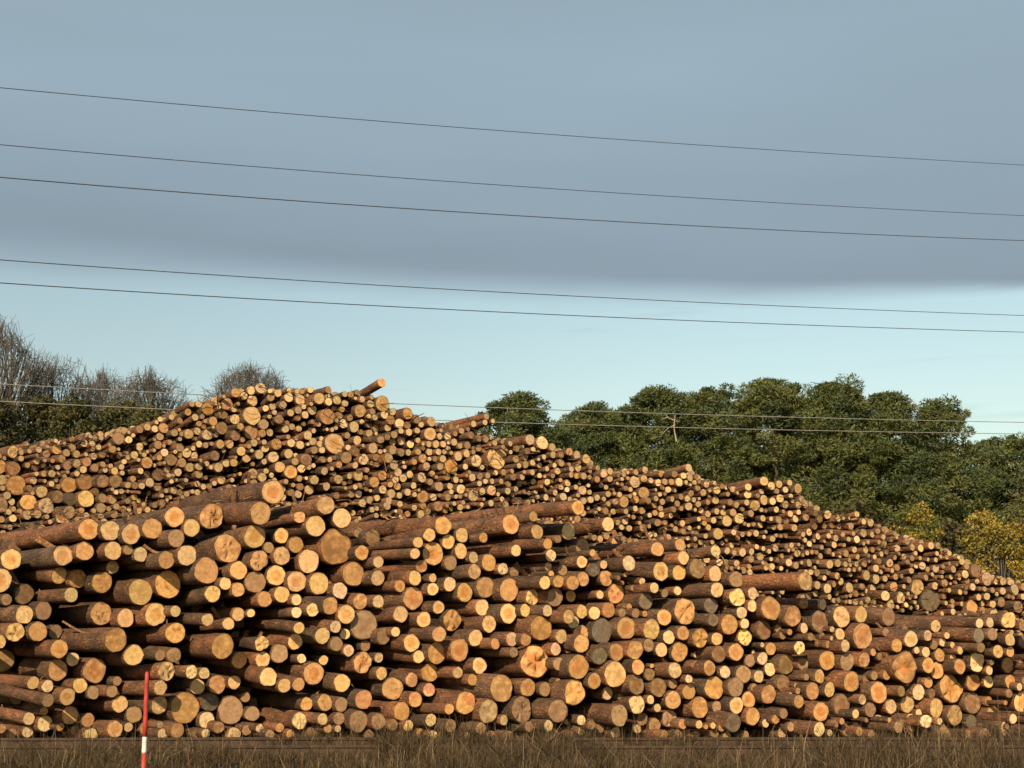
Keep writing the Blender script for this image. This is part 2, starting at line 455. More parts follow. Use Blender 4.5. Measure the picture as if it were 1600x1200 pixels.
BACK = [
 (0, 740, 5, "120,95,75,ohw 65,165,30,p 75,220,28,p 325,140,46,pc 220,225,62,ot 365,250,62,pct 555,100,60,oh 650,75,65,ow 660,190,66,y 470,190,50,bw "
  "540,195,50,gw 540,285,50,p 800,200,36,pc 880,200,36,pc 15,50,40,pc 10,240,60,bw 860,60,50,bw 260,55,28,p 215,320,36,pc 100,350,30,p 300,310,32,p 790,260,40,pc"),
 (0, 560, 5, "100,730,46,yt 443,710,38,o 595,745,30,p 800,750,28,bw 560,705,30,b 520,740,28,b 880,710,28,b 490,780,30,y 1000,635,28,p 1118,615,30,p "
  "1090,555,30,b 1215,550,28,p 1275,545,40,o 1250,475,20,p 1525,460,28,p 1530,355,28,p 1555,510,22,b 1250,610,30,b 930,625,50,b 90,860,55,ow 10,850,55,ow "
  "405,900,28,p 655,860,28,p 675,815,36,o 600,820,34,pc 740,855,32,b 525,835,35,b 895,880,28,y 1148,815,46,oh 1100,880,25,p 1290,740,32,p 1410,700,32,p "
  "1455,735,36,p 1390,890,30,p 1480,850,35,pc 1555,905,30,p 1555,845,30,p 1305,865,30,p 1240,910,46,bw 1235,675,32,b 1325,655,22,p 1555,670,25,p 1420,815,36,b "
  "1340,790,46,bw 1050,755,30,pc 1040,945,25,o 1005,990,25,p 1100,995,25,p 1170,970,36,p 1055,990,28,b 850,960,50,bw 1145,905,30,yk 1090,690,30,p 1475,590,40,ytc"),
 (300, 560, 5, "340,268,36,o 420,297,30,p 468,253,35,p 528,235,42,p 270,360,46,ot 120,395,50,oh 245,430,38,bw 330,395,25,p 335,475,40,pt 470,445,72,y 465,350,44,yt "
  "25,460,28,p 25,355,25,p 190,510,35,o 215,530,50,bw 120,595,42,pc 340,600,42,bw 465,560,56,bw 555,515,40,p 555,580,30,o 600,580,28,y 485,655,28,pc 385,725,36,y "
  "295,670,32,y 220,670,35,yc 180,760,40,bw 425,780,32,y 320,815,30,y 270,820,30,p 210,850,36,p 475,900,40,ph 230,950,32,p 530,745,36,p 565,710,30,p 660,670,42,ow "
  "775,660,32,p 845,675,32,p 635,770,44,p 755,745,36,p 690,850,42,o 770,885,52,oh 855,860,32,pc 805,805,30,b 890,790,46,bw 550,925,34,p 575,885,22,p 845,325,40,ph "
  "755,305,35,p 615,305,30,b 710,365,30,p 575,390,25,p 630,375,28,pc 770,425,28,p 680,475,36,bw 830,405,28,p 885,440,30,p 940,405,36,p 1000,315,46,p 925,245,25,p "
  "1065,245,28,b 1060,335,30,p 1130,330,35,pc 1195,350,28,p 1060,450,62,ow 1105,390,25,p 1155,445,28,p 1315,410,50,yt 1185,510,36,p 1265,535,42,p 1485,360,60,yhw "
  "1480,190,34,or 1290,265,22,b 1330,320,25,p 1405,355,30,pc 1410,415,25,b 1545,435,28,p 1580,490,36,o 1105,670,82,yh 1290,640,35,pc 1385,585,28,p 1530,540,28,p "
  "1550,620,28,p 1490,630,30,pc 1415,700,40,p 1565,680,30,p 1030,700,25,p 1010,675,25,p 905,600,35,p 730,550,30,p 780,535,25,pc 1205,775,46,bw 1280,730,38,bw "
  "1340,790,42,pt 1440,775,30,bc 1565,810,38,p 1275,835,25,p 1025,790,25,p 1300,915,42,p 1425,965,42,o 1485,915,38,oh 1145,945,36,pt 1035,880,30,pc 955,950,35,pw "
  "915,1025,38,p 830,1060,30,p 700,1020,32,ph 1050,1000,32,pc 1490,1025,32,pc 1245,1060,28,p 1300,1060,28,p 1540,1105,28,p 1445,1090,25,p 1330,1130,30,pt 1520,1160,30,p"),
 (600, 600, 5, "40,235,30,p 85,295,38,p 190,235,45,ow 245,270,35,bw 290,315,22,p 370,295,38,pc 260,365,24,p 360,390,50,yh 122,345,22,p 130,440,36,p 65,485,36,p 45,420,25,o "
  "497,408,30,p 605,365,25,p 680,400,28,bw 740,425,28,bw 700,312,25,p 790,298,22,p 800,255,25,p 850,290,18,p 550,455,28,p 600,480,25,p 645,480,30,b 645,540,32,p "
  "580,565,36,p 405,470,30,p 355,470,25,p 460,470,25,pc 355,530,28,p 430,530,25,p 465,530,20,p 135,535,30,p 190,535,25,pc 270,535,25,b 205,470,30,p 265,440,22,p "
  "65,610,36,p 95,670,32,p 330,640,32,p 300,580,36,yt 460,585,28,p 450,645,28,p 520,645,56,oh 720,600,46,ptc 880,580,86,ytc 985,465,22,p 865,460,22,p 1040,505,25,p "
  "1140,435,42,p 1235,460,52,pr 1315,500,30,p 1320,545,28,p 1030,585,28,pc 1105,575,25,p 1120,525,25,b 1105,630,28,p 1215,635,22,p 1385,615,30,p 1450,530,30,o "
  "1505,555,34,p 1580,585,36,y 1515,655,30,p 1465,665,22,p 1250,570,20,p 935,690,26,o 1010,725,28,bw 1080,725,25,p 750,720,28,p 810,715,25,p 690,730,30,p 295,730,40,p "
  "140,735,30,pc 100,740,28,p 430,800,36,p 515,800,25,p 525,840,20,p 600,820,36,p 840,830,40,pr 765,840,28,pc 700,870,46,pc 305,880,46,oh 385,885,28,p 500,885,28,p "
  "425,955,40,o 185,845,28,p 105,800,28,o 120,870,25,p 40,905,36,p 20,960,36,p 1265,885,25,p 1275,765,25,p 1030,820,22,p 845,760,22,p 915,760,22,p 975,780,25,p "
  "1215,715,20,p 835,930,25,p 1125,925,22,p 1550,830,35,pw 1430,825,20,p 1400,880,30,pc"),
 (880, 680, 5, "980,255,32,p 640,270,25,p 945,320,25,p 990,330,28,p 1035,325,22,b 900,365,34,p 850,365,25,o 790,365,25,p 750,370,28,p 685,355,22,p 630,340,28,pc 560,365,46,pt "
  "630,450,46,yc 475,520,44,y 820,425,25,p 725,495,22,p 775,520,25,p 970,495,25,p 980,555,32,p 490,595,22,p 1190,510,28,p 1200,430,30,pc 1520,530,42,yh 1445,405,28,p "
  "1595,375,36,y 1280,670,44,y 1375,650,40,p 1210,770,44,y 1175,665,25,p 1540,700,25,p 1200,595,25,p 1130,615,25,pc 1400,915,32,p 1400,775,20,p 820,800,28,p "
  "470,810,22,p 290,810,25,o 405,830,32,o 570,830,22,p 1075,835,22,p 1305,525,25,b 1460,530,25,p 1470,605,28,b 1560,650,25,p 1120,970,28,pc 1220,995,28,pc "
  "1355,1000,25,pc 1455,1025,22,p 710,840,34,o 1025,370,20,p"),
 (1140, 860, 5, "1480,300,60,yt 1560,380,84,g"),  # grey of the big end paints in the shadow over it
 (1180, 720, 3.81, "75,135,24,p 140,140,22,p 205,130,18,p 255,165,30,y 20,250,30,y 105,240,22,p 145,225,25,p 180,260,22,p 260,262,22,p 295,262,20,p 430,320,26,p 605,318,18,p "
  "645,362,18,p 140,350,25,p 240,345,22,p 320,425,22,y 480,460,20,p 645,430,25,p 605,468,22,p 570,388,20,p 120,520,20,p 540,550,22,p 200,605,22,p 100,630,20,p 445,615,26,y "
  "490,610,22,p 800,608,24,p 845,520,22,p 935,515,20,p 985,520,22,p 1050,505,22,p 1085,505,20,p 885,570,18,p 1155,550,15,p 1230,600,20,p 1075,640,24,p 995,625,22,p "
  "930,655,18,p 670,685,30,p 710,700,28,p 825,750,28,o 700,757,22,p 370,740,24,p 430,760,28,pc 560,755,30,p 1250,675,24,p 1315,655,40,gk 1375,700,40,pt 1475,718,22,p "
  "1545,765,34,pc 1330,812,20,p 1290,870,40,o 1420,905,28,p 1070,745,22,p 865,815,34,pt 775,805,30,pc 805,855,30,pt 1220,930,20,p 1565,870,35,bw 1465,840,30,bw"),
]
TOP_LINE = [(-60, 712), (0, 705), (40, 692), (190, 668), (240, 657), (300, 630), (380, 606), (440, 604), (520, 610), (580, 612), (600, 630), (640, 645), (690, 658), (740, 668),
            (780, 684), (850, 694), (900, 709), (950, 732), (1000, 732), (1085, 734), (1100, 748), (1150, 758), (1240, 760), (1260, 780), (1300, 802), (1345, 806), (1400, 830),
            (1500, 866), (1530, 890), (1600, 910), (1720, 945)]
BASE_LINE = [(-60, 815), (0, 815), (140, 808), (200, 790), (420, 775), (545, 800), (740, 805), (880, 795), (920, 840), (960, 872), (1080, 862), (1130, 890), (1200, 912), (1260, 912),
             (1290, 935), (1400, 955), (1600, 970), (1720, 980)]

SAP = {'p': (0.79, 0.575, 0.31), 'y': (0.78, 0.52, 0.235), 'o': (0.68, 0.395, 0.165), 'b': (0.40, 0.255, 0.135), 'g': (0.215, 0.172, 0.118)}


def unpack(blocks):
    out = []
    for ox, oy, sc, txt in blocks:
        for e in txt.split():
            a, b, r, look = e.split(',')
            out.append([ox + float(a) / sc, oy + float(b) / sc, float(r) / sc, look])
    return out


def loosen(items, rounds=45):
    """push overlapping ends a little apart so that logs lie beside, not inside, each other"""
    P = np.array([[i[0], i[1]] for i in items])
    R = np.array([i[2] for i in items])
    for _ in range(rounds):
        D = P[:, None] - P[None]
        L = np.hypot(D[..., 0], D[..., 1]) + 1e-6
        need = (R[:, None] + R[None]) * 1.02
        ov = np.clip(need - L, 0, None)
        np.fill_diagonal(ov, 0)
        mv = (D / L[..., None]) * np.minimum(ov, 2.0)[..., None] * 0.25 * (R[None] / (R[:, None] + R[None]))[..., None]
        P += np.clip(mv.sum(1), -1.5, 1.5)
    for i, p in zip(items, P):
        i[0], i[1] = float(p[0]), float(p[1])


rng = np.random.default_rng(11)
front = unpack(FRONT)
back = unpack(BACK)
loosen(front)
loosen(back)


def fill(items, x0, x1, top, base, rmin, rmax, tries, slack, extra_top=3.0):
    m = len(items)
    A = np.zeros((m + tries, 3))
    A[:m] = [i[:3] for i in items]
    new = []
    tx, ty = zip(*top)
    bx, by = zip(*base)
    for k in range(tries):
        x = rng.uniform(x0, x1)
        a, b = np.interp(x, tx, ty) + extra_top, np.interp(x, bx, by)
        y = rng.uniform(a, b)
        r = rng.uniform(rmin, rmax) * (1.0 if k < tries * 0.6 else 0.8)
        if y - r > a - 3 and (np.hypot(A[:m, 0] - x, A[:m, 1] - y) - (A[:m, 2] + r) * slack).min() > 0:
            A[m] = (x, y, r)
            m += 1
            new.append([x, y, r])
    return new


extra = []
looks = ['p'] * 6 + ['pc'] * 4 + ['pw'] * 3 + ['y', 'o', 'b', 'bw', 'bw', 'ow', 'bc', 'bk', 'pk', 'gk', 'pct']
for x, y, r in fill(back, -50, 1690, TOP_LINE, [(x, y + 28) for x, y in BASE_LINE], 3.0, 6.0, 7000, 0.98):
    extra.append([x, y, r, looks[int(rng.integers(len(looks)))]])
# every end seen in the second pile, the annotated ones first
NB = len(back)
back_all = back + extra


def yaw_at(px, spread):
    """logs fan out a little along the pile: direction of each log away from its near end"""
    base = np.interp(px, [0, 800, 1600], [37, 30, 24])
    wave = 3.0 * math.sin(px / 97.0) + 2.0 * math.sin(px / 41.0 + 1.0)
    return math.radians(base + wave + rng.normal(0, spread))


def settle(items, depth0, spread, jitter, rounds=300, lim=1.6):
    """distances of the near ends: staggered, but no log body hides the end of another that the photo shows"""
    n = len(items)
    px = np.array([i[0] for i in items]); py = np.array([i[1] for i in items]); r = np.array([i[2] for i in items])
    yaw = np.array([yaw_at(x, spread) for x in px])
    a = np.zeros(n); b = np.zeros(n)
    for k in range(n):
        a[k], b[k], _ = ray(px[k], py[k])
    d0 = np.array([depth0(px[k], py[k]) for k in range(n)])
    d = d0 + rng.uniform(-jitter, jitter, n)
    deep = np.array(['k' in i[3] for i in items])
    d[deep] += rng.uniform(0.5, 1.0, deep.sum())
    t = np.tan(yaw)
    for _ in range(rounds):
        X = a * d
        # near surface of body i on the line of sight through the inner part of end j
        ry = r / FOC
        aj = a + 0.85 * ry
        di = (X[:, None] + (t * d)[:, None]) / np.maximum(aj[None] + t[:, None], 0.05)
        zi = (b * d)[:, None] / di
        dz = zi - np.clip(zi, (b - 0.8 * ry)[None], (b + 0.8 * ry)[None])
        half = np.sqrt(np.clip(ry[:, None] ** 2 - dz ** 2, 0, None)) * d[:, None]
        near = di - half / np.sin(np.clip(yaw[:, None] + np.arctan(aj)[None], 0.25, 1.2))
        over = (half > 0) & (px[None] < px[:, None] - 0.3 * r[:, None]) & (di < d[:, None] + 4.0) & (near < d[None] + 0.02)
        gap = np.where(over, d[None] + 0.02 - near, 0.0)
        gap[:, deep] *= 0.25
        gap = np.minimum(gap, 0.4)
        d = d + 0.35 * gap.max(1) - 0.35 * gap.max(0)
        d = np.clip(d, d0 - lim, d0 + lim + deep * 0.6)
    return d, yaw


def front_depth(px, py):
    return 25.0 + 0.0030 * (1140 - py)


def back_depth(px, py):
    z = (987 - py) / 75.0 + 1.6
    return 31.2 + 0.38 * max(z - 2.6, 0)


fd, fyaw = settle(front, front_depth, 2.0, 0.75)
bd, byaw = settle(back_all, back_depth, 4.0, 0.30, rounds=80, lim=0.9)


def rnd(a, b):
    return float(rng.uniform(a, b))


class LogGeo:
    """one log in its own frame: near end at the origin, body along +x"""
    def __init__(self, R, L, look, sides, rings):
        seed = rnd(0, 1)
        torn = 't' in look
        th = np.linspace(0, 2 * np.pi, sides, endpoint=False)
        amp = 0.085 if torn else 0.045
        lob = np.ones(sides)
        for k in (2, 3, 4, 5):
            lob = lob + rnd(-1, 1) * amp * (1.2 / k ** 0.5) * np.cos(k * th + rnd(0, 6.28))
        self.lob = lob
        xs = np.concatenate([[0.0], np.linspace(0.03, 1, rings) ** 1.25 * L])
        xs[1] = min(0.06, L * 0.03)
        taper = rnd(0.02, 0.16)
        flare = rnd(0.10, 0.30) if torn else rnd(-0.02, 0.06)
        by, bz = rnd(-0.10, 0.10) * L / 5, rnd(-0.06, 0.06) * L / 5
        tilt_y, tilt_z = rnd(-0.09, 0.09), rnd(-0.08, 0.08)
        V = []
        for q, x in enumerate(xs):
            s = 1 - taper * x / L - flare * (1 - math.exp(-x / (3.0 * R)))
            mixl = min(1.0, x / (5 * R))
            l2 = lob * (1 - mixl) + (1 + 0.3 * (lob - 1)) * mixl
            rr = R * s * l2 * (1 + rng.normal(0, 0.012, sides))
            bend = math.sin(math.pi * x / L)
            yy, zz = np.cos(th) * rr, np.sin(th) * rr
            xx = np.full(sides, x) + (tilt_y * yy + tilt_z * zz) * max(0.0, 1 - x / (2 * R))
            V.append(np.stack([xx, yy + by * bend, zz + bz * bend], 1))
        # inner edge of the bark on the cut
        rimw = rng.uniform(0.90, 0.975, sides)[:, None]
        inner = V[0] * np.concatenate([np.ones((sides, 1)), rimw, rimw], 1)
        V = [inner] + V
        nr = len(V)
        self.bv = np.concatenate(V)
        F = []
        for q in range(nr - 1):
            i = np.arange(sides)
            j = (i + 1) % sides
            F.append(np.stack([q * sides + i, q * sides + j, (q + 1) * sides + j, (q + 1) * sides + i], 1))
        self.bf = np.concatenate(F)
        # far end closed with a fan of quads
        c = len(self.bv)
        self.bv = np.concatenate([self.bv, V[-1].mean(0)[None]])
        i = np.arange(0, sides, 2)
        s0 = (nr - 1) * sides
        self.bf = np.concatenate([self.bf, np.stack([s0 + i, s0 + (i + 1) % sides, s0 + (i + 2) % sides, np.full(len(i), c)], 1)])
        off = np.array([0, seed * 9, seed * 17])
        self.blp = self.bv + off
        m = rnd(0, 1)
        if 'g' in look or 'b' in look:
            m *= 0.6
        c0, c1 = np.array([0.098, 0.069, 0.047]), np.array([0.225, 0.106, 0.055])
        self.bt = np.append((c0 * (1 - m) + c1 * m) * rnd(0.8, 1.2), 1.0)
        # cut end: pith, two inner rings and the rim
        fv, flp, radii = [[0, 0, 0]], [[seed, 0, 0]], (0.34, 0.68, 0.96)
        rough = 0.10 if torn else 0.012
        for q in radii:
            qq = np.full(sides, q) if q < 0.9 else rimw[:, 0] + 0.005
            yy, zz = np.cos(th) * R * lob * qq, np.sin(th) * R * lob * qq
            dxn = rng.normal(0, rough * R, sides) * (1.0 if q < 0.9 else 0.3)
            fv += np.stack([tilt_y * yy + tilt_z * zz + dxn - 0.004, yy, zz], 1).tolist()
            flp += np.stack([np.full(sides, seed), np.cos(th) * q, np.sin(th) * q], 1).tolist()
        self.fv = np.array(fv)
        self.fv[0, 0] -= 0.004
        self.flp = np.array(flp)
        i = np.arange(0, sides, 2)
        f = [np.stack([np.zeros(len(i), int), 1 + i, 1 + (i + 1) % sides, 1 + (i + 2) % sides], 1)]
        i = np.arange(sides)
        j = (i + 1) % sides
        for q in range(2):
            f.append(np.stack([1 + q * sides + i, 1 + (q + 1) * sides + i, 1 + (q + 1) * sides + j, 1 + q * sides + j], 1))
        self.ff = np.concatenate(f)[:, ::-1]
        sap = np.array(SAP['b' if look[:2] == 'gk' else look[0]]) * rnd(0.82, 1.10) * np.array([1, rnd(0.95, 1.03), rnd(0.85, 1.12)])  # gk ends take brown, painting in the shade on them
        sap = sap * (rnd(0.62, 1.0) if L < 4.2 and look[0] in 'pyo' else 1.0)
        self.ft = np.append(sap, 1.0 if 'h' in look else rnd(0, 0.35))
        self.fw = np.array([rnd(0.5, 1.0) if 'c' in look else (rnd(0.3, 0.8) if rnd(0, 1) < 0.15 else 0.0), rnd(0.6, 0.95) if 'w' in look else rnd(0, 1) ** 2 * 0.75, 1.0 if 'r' in look else 0.0])
        self.R, self.L = R, L

    def bark_attrs(self):
        n = len(self.bv)
        return {'lp': ('FLOAT_VECTOR', self.blp), 'tint': ('FLOAT_COLOR', np.tile(self.bt, (n, 1)))}

    def cut_attrs(self):
        n = len(self.fv)
        return {'lp': ('FLOAT_VECTOR', self.flp), 'tint': ('FLOAT_COLOR', np.tile(self.ft, (n, 1))), 'wear': ('FLOAT_VECTOR', np.tile(self.fw, (n, 1)))}


def frame(loc, yaw, pitch):
    d = Vector((-math.sin(yaw) * math.cos(pitch), math.cos(yaw) * math.cos(pitch), math.sin(pitch)))
    s = Vector((0, 0, 1)).cross(d).normalized()
    u = d.cross(s)
    M = Matrix.Identity(4)
    for k, v in enumerate((d, s, u)):
        M[0][k], M[1][k], M[2][k] = v
    M.translation = loc
    return M


def strip_geo(R, x):
    """a curl of loose bark standing off the log"""
    n, w, ln = 5, rnd(0.015, 0.045), rnd(0.12, 0.42)
    ang, lift = rnd(0.6, 2.6), rnd(0.4, 1.3)
    V = []
    for k in range(n):
        t = k / (n - 1)
        rr = R * 1.0 + lift * ln * t * t * 0.8
        for sgn in (-1, 1):
            a = ang + sgn * w / R * (1 - 0.6 * t)
            V.append([x + ln * t, math.cos(a) * rr, math.sin(a) * rr])
    F = [[2 * k, 2 * k + 1, 2 * k + 3, 2 * k + 2] for k in range(n - 1)]
    V = np.array(V)
    base = len(V)
    V2 = V + np.array([0, -0.006 * math.cos(ang), -0.006 * math.sin(ang)])
    F2 = [[base + q for q in f[::-1]] for f in F]
    return np.concatenate([V, V2]), np.array(F + F2)


def put_log(name, it, d, yaw, L, pitch, sides, rings, strips=0):
    loc = at(it[0], it[1], d)
    R = metres(it[2], it[1], d) * (1.0 if name == 'sawlog' else 1.05)
    g = LogGeo(R, L, it[3], sides, rings)
    o = bpy.data.objects.new(name, None)
    col.objects.link(o)
    o.empty_display_size = 0.1
    o.matrix_world = frame(loc, yaw, pitch)
    mesh_obj('bark', g.bv, g.bf, BARK, parent=o, attrs=g.bark_attrs())
    mesh_obj('cut_end', g.fv, g.ff, CUT, parent=o, attrs=g.cut_attrs())
    for _ in range(strips):
        v, f = strip_geo(R, rnd(0.1, 2.0))
        n = len(v)
        t = np.append(np.array([0.30, 0.16, 0.075]) * rnd(0.6, 1.2), 1)
        mesh_obj('bark_strip', v, f, BARK, parent=o, attrs={'lp': ('FLOAT_VECTOR', v), 'tint': ('FLOAT_COLOR', np.tile(t, (n, 1)))}, smooth=False)
    if rnd(0, 1) < 0.22:
        x, a = rnd(0.15, 1.2), rnd(0.5, 2.6)
        q = R * rnd(0.08, 0.14)
        c0 = np.array([x, math.cos(a) * R * 0.8, math.sin(a) * R * 0.8])
        ax = np.array([rnd(-0.3, 0.1), math.cos(a), math.sin(a)])
        th = np.linspace(0, 2 * np.pi, 7, endpoint=False)
        e1 = np.array([1.0, 0, 0]); e2 = np.cross(ax, e1)
        ring0 = c0 + np.outer(np.cos(th), e1) * q * 1.3 + np.outer(np.sin(th), e2) * q * 1.3
        ring1 = c0 + ax * (R * 0.2 + rnd(0.03, 0.10)) + np.outer(np.cos(th), e1) * q + np.outer(np.sin(th), e2) * q
        v = np.concatenate([ring0, ring1])
        f = [[i, (i + 1) % 7, 7 + (i + 1) % 7, 7 + i] for i in range(7)] + [list(range(7, 14))]
        t = np.append(np.array([0.20, 0.13, 0.075]), 1)
        mesh_obj('branch_stub', v, f, BARK, parent=o, attrs={'lp': ('FLOAT_VECTOR', v), 'tint': ('FLOAT_COLOR', np.tile(t, (14, 1)))})
    return o


class Heap:
    """many logs gathered into one mesh"""
    def __init__(self):
        self.v, self.f, self.lp, self.t, self.w, self.mi, self.n = [], [], [], [], [], [], 0

    def add(self, g, M):
        A = np.array(M)[:3]
        for v, f, lp, t, w, mi in ((g.bv, g.bf, g.blp, g.bt, np.zeros(3), 0), (g.fv, g.ff, g.flp, g.ft, g.fw, 1)):
            self.v.append(v @ A[:, :3].T + A[:, 3])
            self.f.append(f + self.n)
            self.lp.append(lp)
            self.t.append(np.tile(t, (len(v), 1)))
            self.w.append(np.tile(w, (len(v), 1)))
            self.mi.append(np.full(len(f), mi))
            self.n += len(v)

    def build(self, name):
        cat = np.concatenate
        return mesh_obj(name, cat(self.v), cat(self.f), None, mats=[BARK, CUT], mat_index=cat(self.mi),
                        attrs={'lp': ('FLOAT_VECTOR', cat(self.lp)), 'tint': ('FLOAT_COLOR', cat(self.t)), 'wear': ('FLOAT_VECTOR', cat(self.w))})


# ------------------------------------------------------------------ words that single out each log
SIZE = [(0.88, 'thick'), (0.62, 'stout'), (0.30, 'middling'), (0.0, 'thin')]
TONE = {'p': 'pale', 'y': 'yellow', 'o': 'orange', 'b': 'brown', 'g': 'grey'}
DIRS = ['right of', 'upper right of', 'above', 'upper left of', 'left of', 'lower left of', 'below', 'lower right of']
NTH = ['', 'second', 'third', 'fourth', 'fifth', 'sixth', 'seventh', 'eighth', 'ninth', 'tenth', 'eleventh', 'twelfth']


def look_words(it, ranks):
    q = ranks
    size = next(w for lo, w in SIZE if q >= lo)
    look = it[3]
    ex = ''
    if 'r' in look:
        ex = 'red-daubed '
    elif 't' in look:
        ex = 'ragged '
    elif 'c' in look:
        ex = 'cracked '
    elif 'k' in look:
        ex = 'shaded '
    return '%s %s%s-ended log' % (size, ex, TONE[look[0]])


def label_logs(items, objs, anchors, group, cat, where):
    """anchors: (x, y, own label, short name other labels refer to)"""
    R = np.array([i[2] for i in items])
    rank = R.argsort().argsort() / len(R)
    owner, used = {}, set()
    A = []
    for ax, ay, own, short in anchors:
        if own is None:
            A.append((ax, ay, short))
            continue
        k = min((k for k in range(len(items)) if k not in used), key=lambda k: (items[k][0] - ax) ** 2 + (items[k][1] - ay) ** 2)
        used.add(k)
        tag(objs[k], own, cat, group)
        A.append((items[k][0], items[k][1], short))
    cells = {}
    for k, it in enumerate(items):
        if k in used:
            continue
        dd = [(it[0] - a[0]) ** 2 + (it[1] - a[1]) ** 2 for a in A]
        j = int(np.argmin(dd))
        ang = math.atan2(-(it[1] - A[j][1]), it[0] - A[j][0])
        s = int(round(ang / (math.pi / 4))) % 8
        cells.setdefault((j, s, look_words(it, rank[k])), []).append((dd[j], k))
    for (j, s, words), v in cells.items():
        for n, (_, k) in enumerate(sorted(v)):
            first = words if n == 0 and len(v) == 1 else ('nearest ' + words if n == 0 else NTH[n] + ' nearest ' + words)
            tag(objs[k], '%s %s %s' % (first, DIRS[s], A[j][2]), cat, group)


# ------------------------------------------------------------------ build the front pile
def biggest(items, n):
    keep = sorted(range(len(items)), key=lambda k: -items[k][2] * (0.75 if 'k' in items[k][3] else 1.0))[:n]
    return sorted(keep)


heap = Heap()
keep = set(biggest(front, 322))
f_items, f_objs = [], []
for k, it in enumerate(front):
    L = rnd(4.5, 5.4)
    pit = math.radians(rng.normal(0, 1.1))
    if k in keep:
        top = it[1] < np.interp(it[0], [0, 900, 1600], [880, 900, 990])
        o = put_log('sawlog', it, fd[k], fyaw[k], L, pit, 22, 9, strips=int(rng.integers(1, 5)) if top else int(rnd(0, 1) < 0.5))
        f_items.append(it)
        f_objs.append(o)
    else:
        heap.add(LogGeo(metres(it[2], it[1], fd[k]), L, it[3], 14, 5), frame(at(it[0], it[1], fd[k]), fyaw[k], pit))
# logs deeper in the front pile, seen only as darkness between the others
tl = [(-60, 815), (0, 815), (140, 830), (290, 800), (420, 770), (560, 800), (900, 800), (960, 880), (1120, 900), (1200, 935), (1300, 955), (1600, 985), (1720, 990)]
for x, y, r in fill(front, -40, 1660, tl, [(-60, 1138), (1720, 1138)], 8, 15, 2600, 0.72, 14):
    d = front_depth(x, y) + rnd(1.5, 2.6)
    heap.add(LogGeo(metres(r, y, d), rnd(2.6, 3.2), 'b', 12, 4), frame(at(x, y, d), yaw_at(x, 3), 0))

for x0, x1, tries in ((850, 1650, 1800),):
    for x, y, r in fill(front, x0, x1, tl, [(-60, 1138), (1720, 1138)], 4.5, 9, tries, 0.97, 14):
        d = front_depth(x, y) + rnd(0.05, 0.45)
        heap.add(LogGeo(metres(r, y, d), rnd(4.3, 5.0), ['p', 'pc', 'ow', 'bw', 'o', 'y', 'bc'][int(rng.integers(7))], 12, 5), frame(at(x, y, d), yaw_at(x, 2), math.radians(rng.normal(0, 1))))

F_ANCHORS = [
 (423, 775, 'thick orange-ended log with a wide ring, crowning the front pile at its left', 'the ringed crown log'),
 (525, 855, 'widest brown-orange log end of the upper front pile, beneath long bark-covered logs', 'the widest upper end'),
 (679, 868, 'dark-hearted orange log end amid a bunch of small yellow ends', 'the dark-hearted bunch log'),
 (961, 926, 'orange log end smeared with red paint and split by cracks', 'the red-smeared end'),
 (837, 1034, 'huge flared orange log end low in the middle of the front pile', 'the huge flared end'),
 (944, 983, 'large round dark grey log end beside a tall orange one', 'the round grey end'),
 (1062, 959, 'big lobed orange log end above a red-tinged one, right of the middle', 'the lobed orange end'),
 (1346, 994, 'big bright orange log end, roundest in the right of the front pile', 'the bright round end'),
 (1418, 1040, 'ragged flared log end with orange core and grey rim', 'the ragged grey-rimmed end'),
 (1486, 1077, 'broad weathered lobed log end near the lower right corner', 'the broad corner end'),
 (262, 913, 'big orange-yellow log end with dark cracks near its heart, left side', 'the big cracked left end'),
 (228, 1085, None, 'the red and white stake'),
 (182, 1001, 'brown-faced thick log with furrowed grey bark at the left', 'the furrowed-bark log'),
 (348, 1010, 'thick rough-barked log with dull orange end, lower left of the front pile', 'the rough-barked log'),
 (568, 1093, 'log end tinted pink-red at its edge, just above the grass', 'the pink-red end'),
 (731, 1101, 'round orange log end with a red dab low on it', 'the red-dabbed end'),
 (1038, 893, 'fat cream log end on top of the right-hand part of the front pile', 'the fat cream end'),
 (1258, 908, 'yellow log end poking out beneath the small logs of the second pile', 'the lone yellow end'),
 (798, 819, 'orange end of the long log lying across the top of the pile', 'the long top log'),
 (903, 793, 'ringed orange end of the highest log right of the long bark logs', 'the highest ringed end'),
 (1208, 953, 'big orange log end with grey rim and a dark gap beneath', 'the grey-rimmed gap log'),
 (98, 868, 'yellow end of a long bark-covered log at the upper left edge', 'the long left log'),
 (7, 899, 'large yellow ringed log end cut by the left edge of the picture', 'the left-edge end'),
 (961, 1055, 'large yellowish round log end low down, right of the middle', 'the low yellowish end'),
]
label_logs(f_items, f_objs, F_ANCHORS, 'sawlogs of the front pile', 'log', 'front')

# ------------------------------------------------------------------ build the second pile behind it
keep = set(biggest(back_all, 320))
b_items, b_objs = [], []
for k, it in enumerate(back_all):
    L = rnd(3.0, 3.9)
    pit = math.radians(rng.normal(0, 3.6))
    near_top = it[1] < np.interp(it[0], *zip(*TOP_LINE)) + 26
    if near_top:
        pit = -abs(pit) * 0.6 - math.radians(8 if 120 < it[0] < 430 else 0.5)
    if abs(it[0] - 596) < 6 and it[1] < 606:
        pit = math.radians(-8)
    if k in keep:
        o = put_log('pulpwood_log', it, bd[k], byaw[k], L, pit, 14, 6, strips=int(rnd(0, 1) < (0.35 if near_top else 0.08)))
        b_items.append(it)
        b_objs.append(o)
    else:
        heap.add(LogGeo(metres(it[2], it[1], bd[k]) * 1.05, L, it[3], 11, 4), frame(at(it[0], it[1], bd[k]), byaw[k], pit))
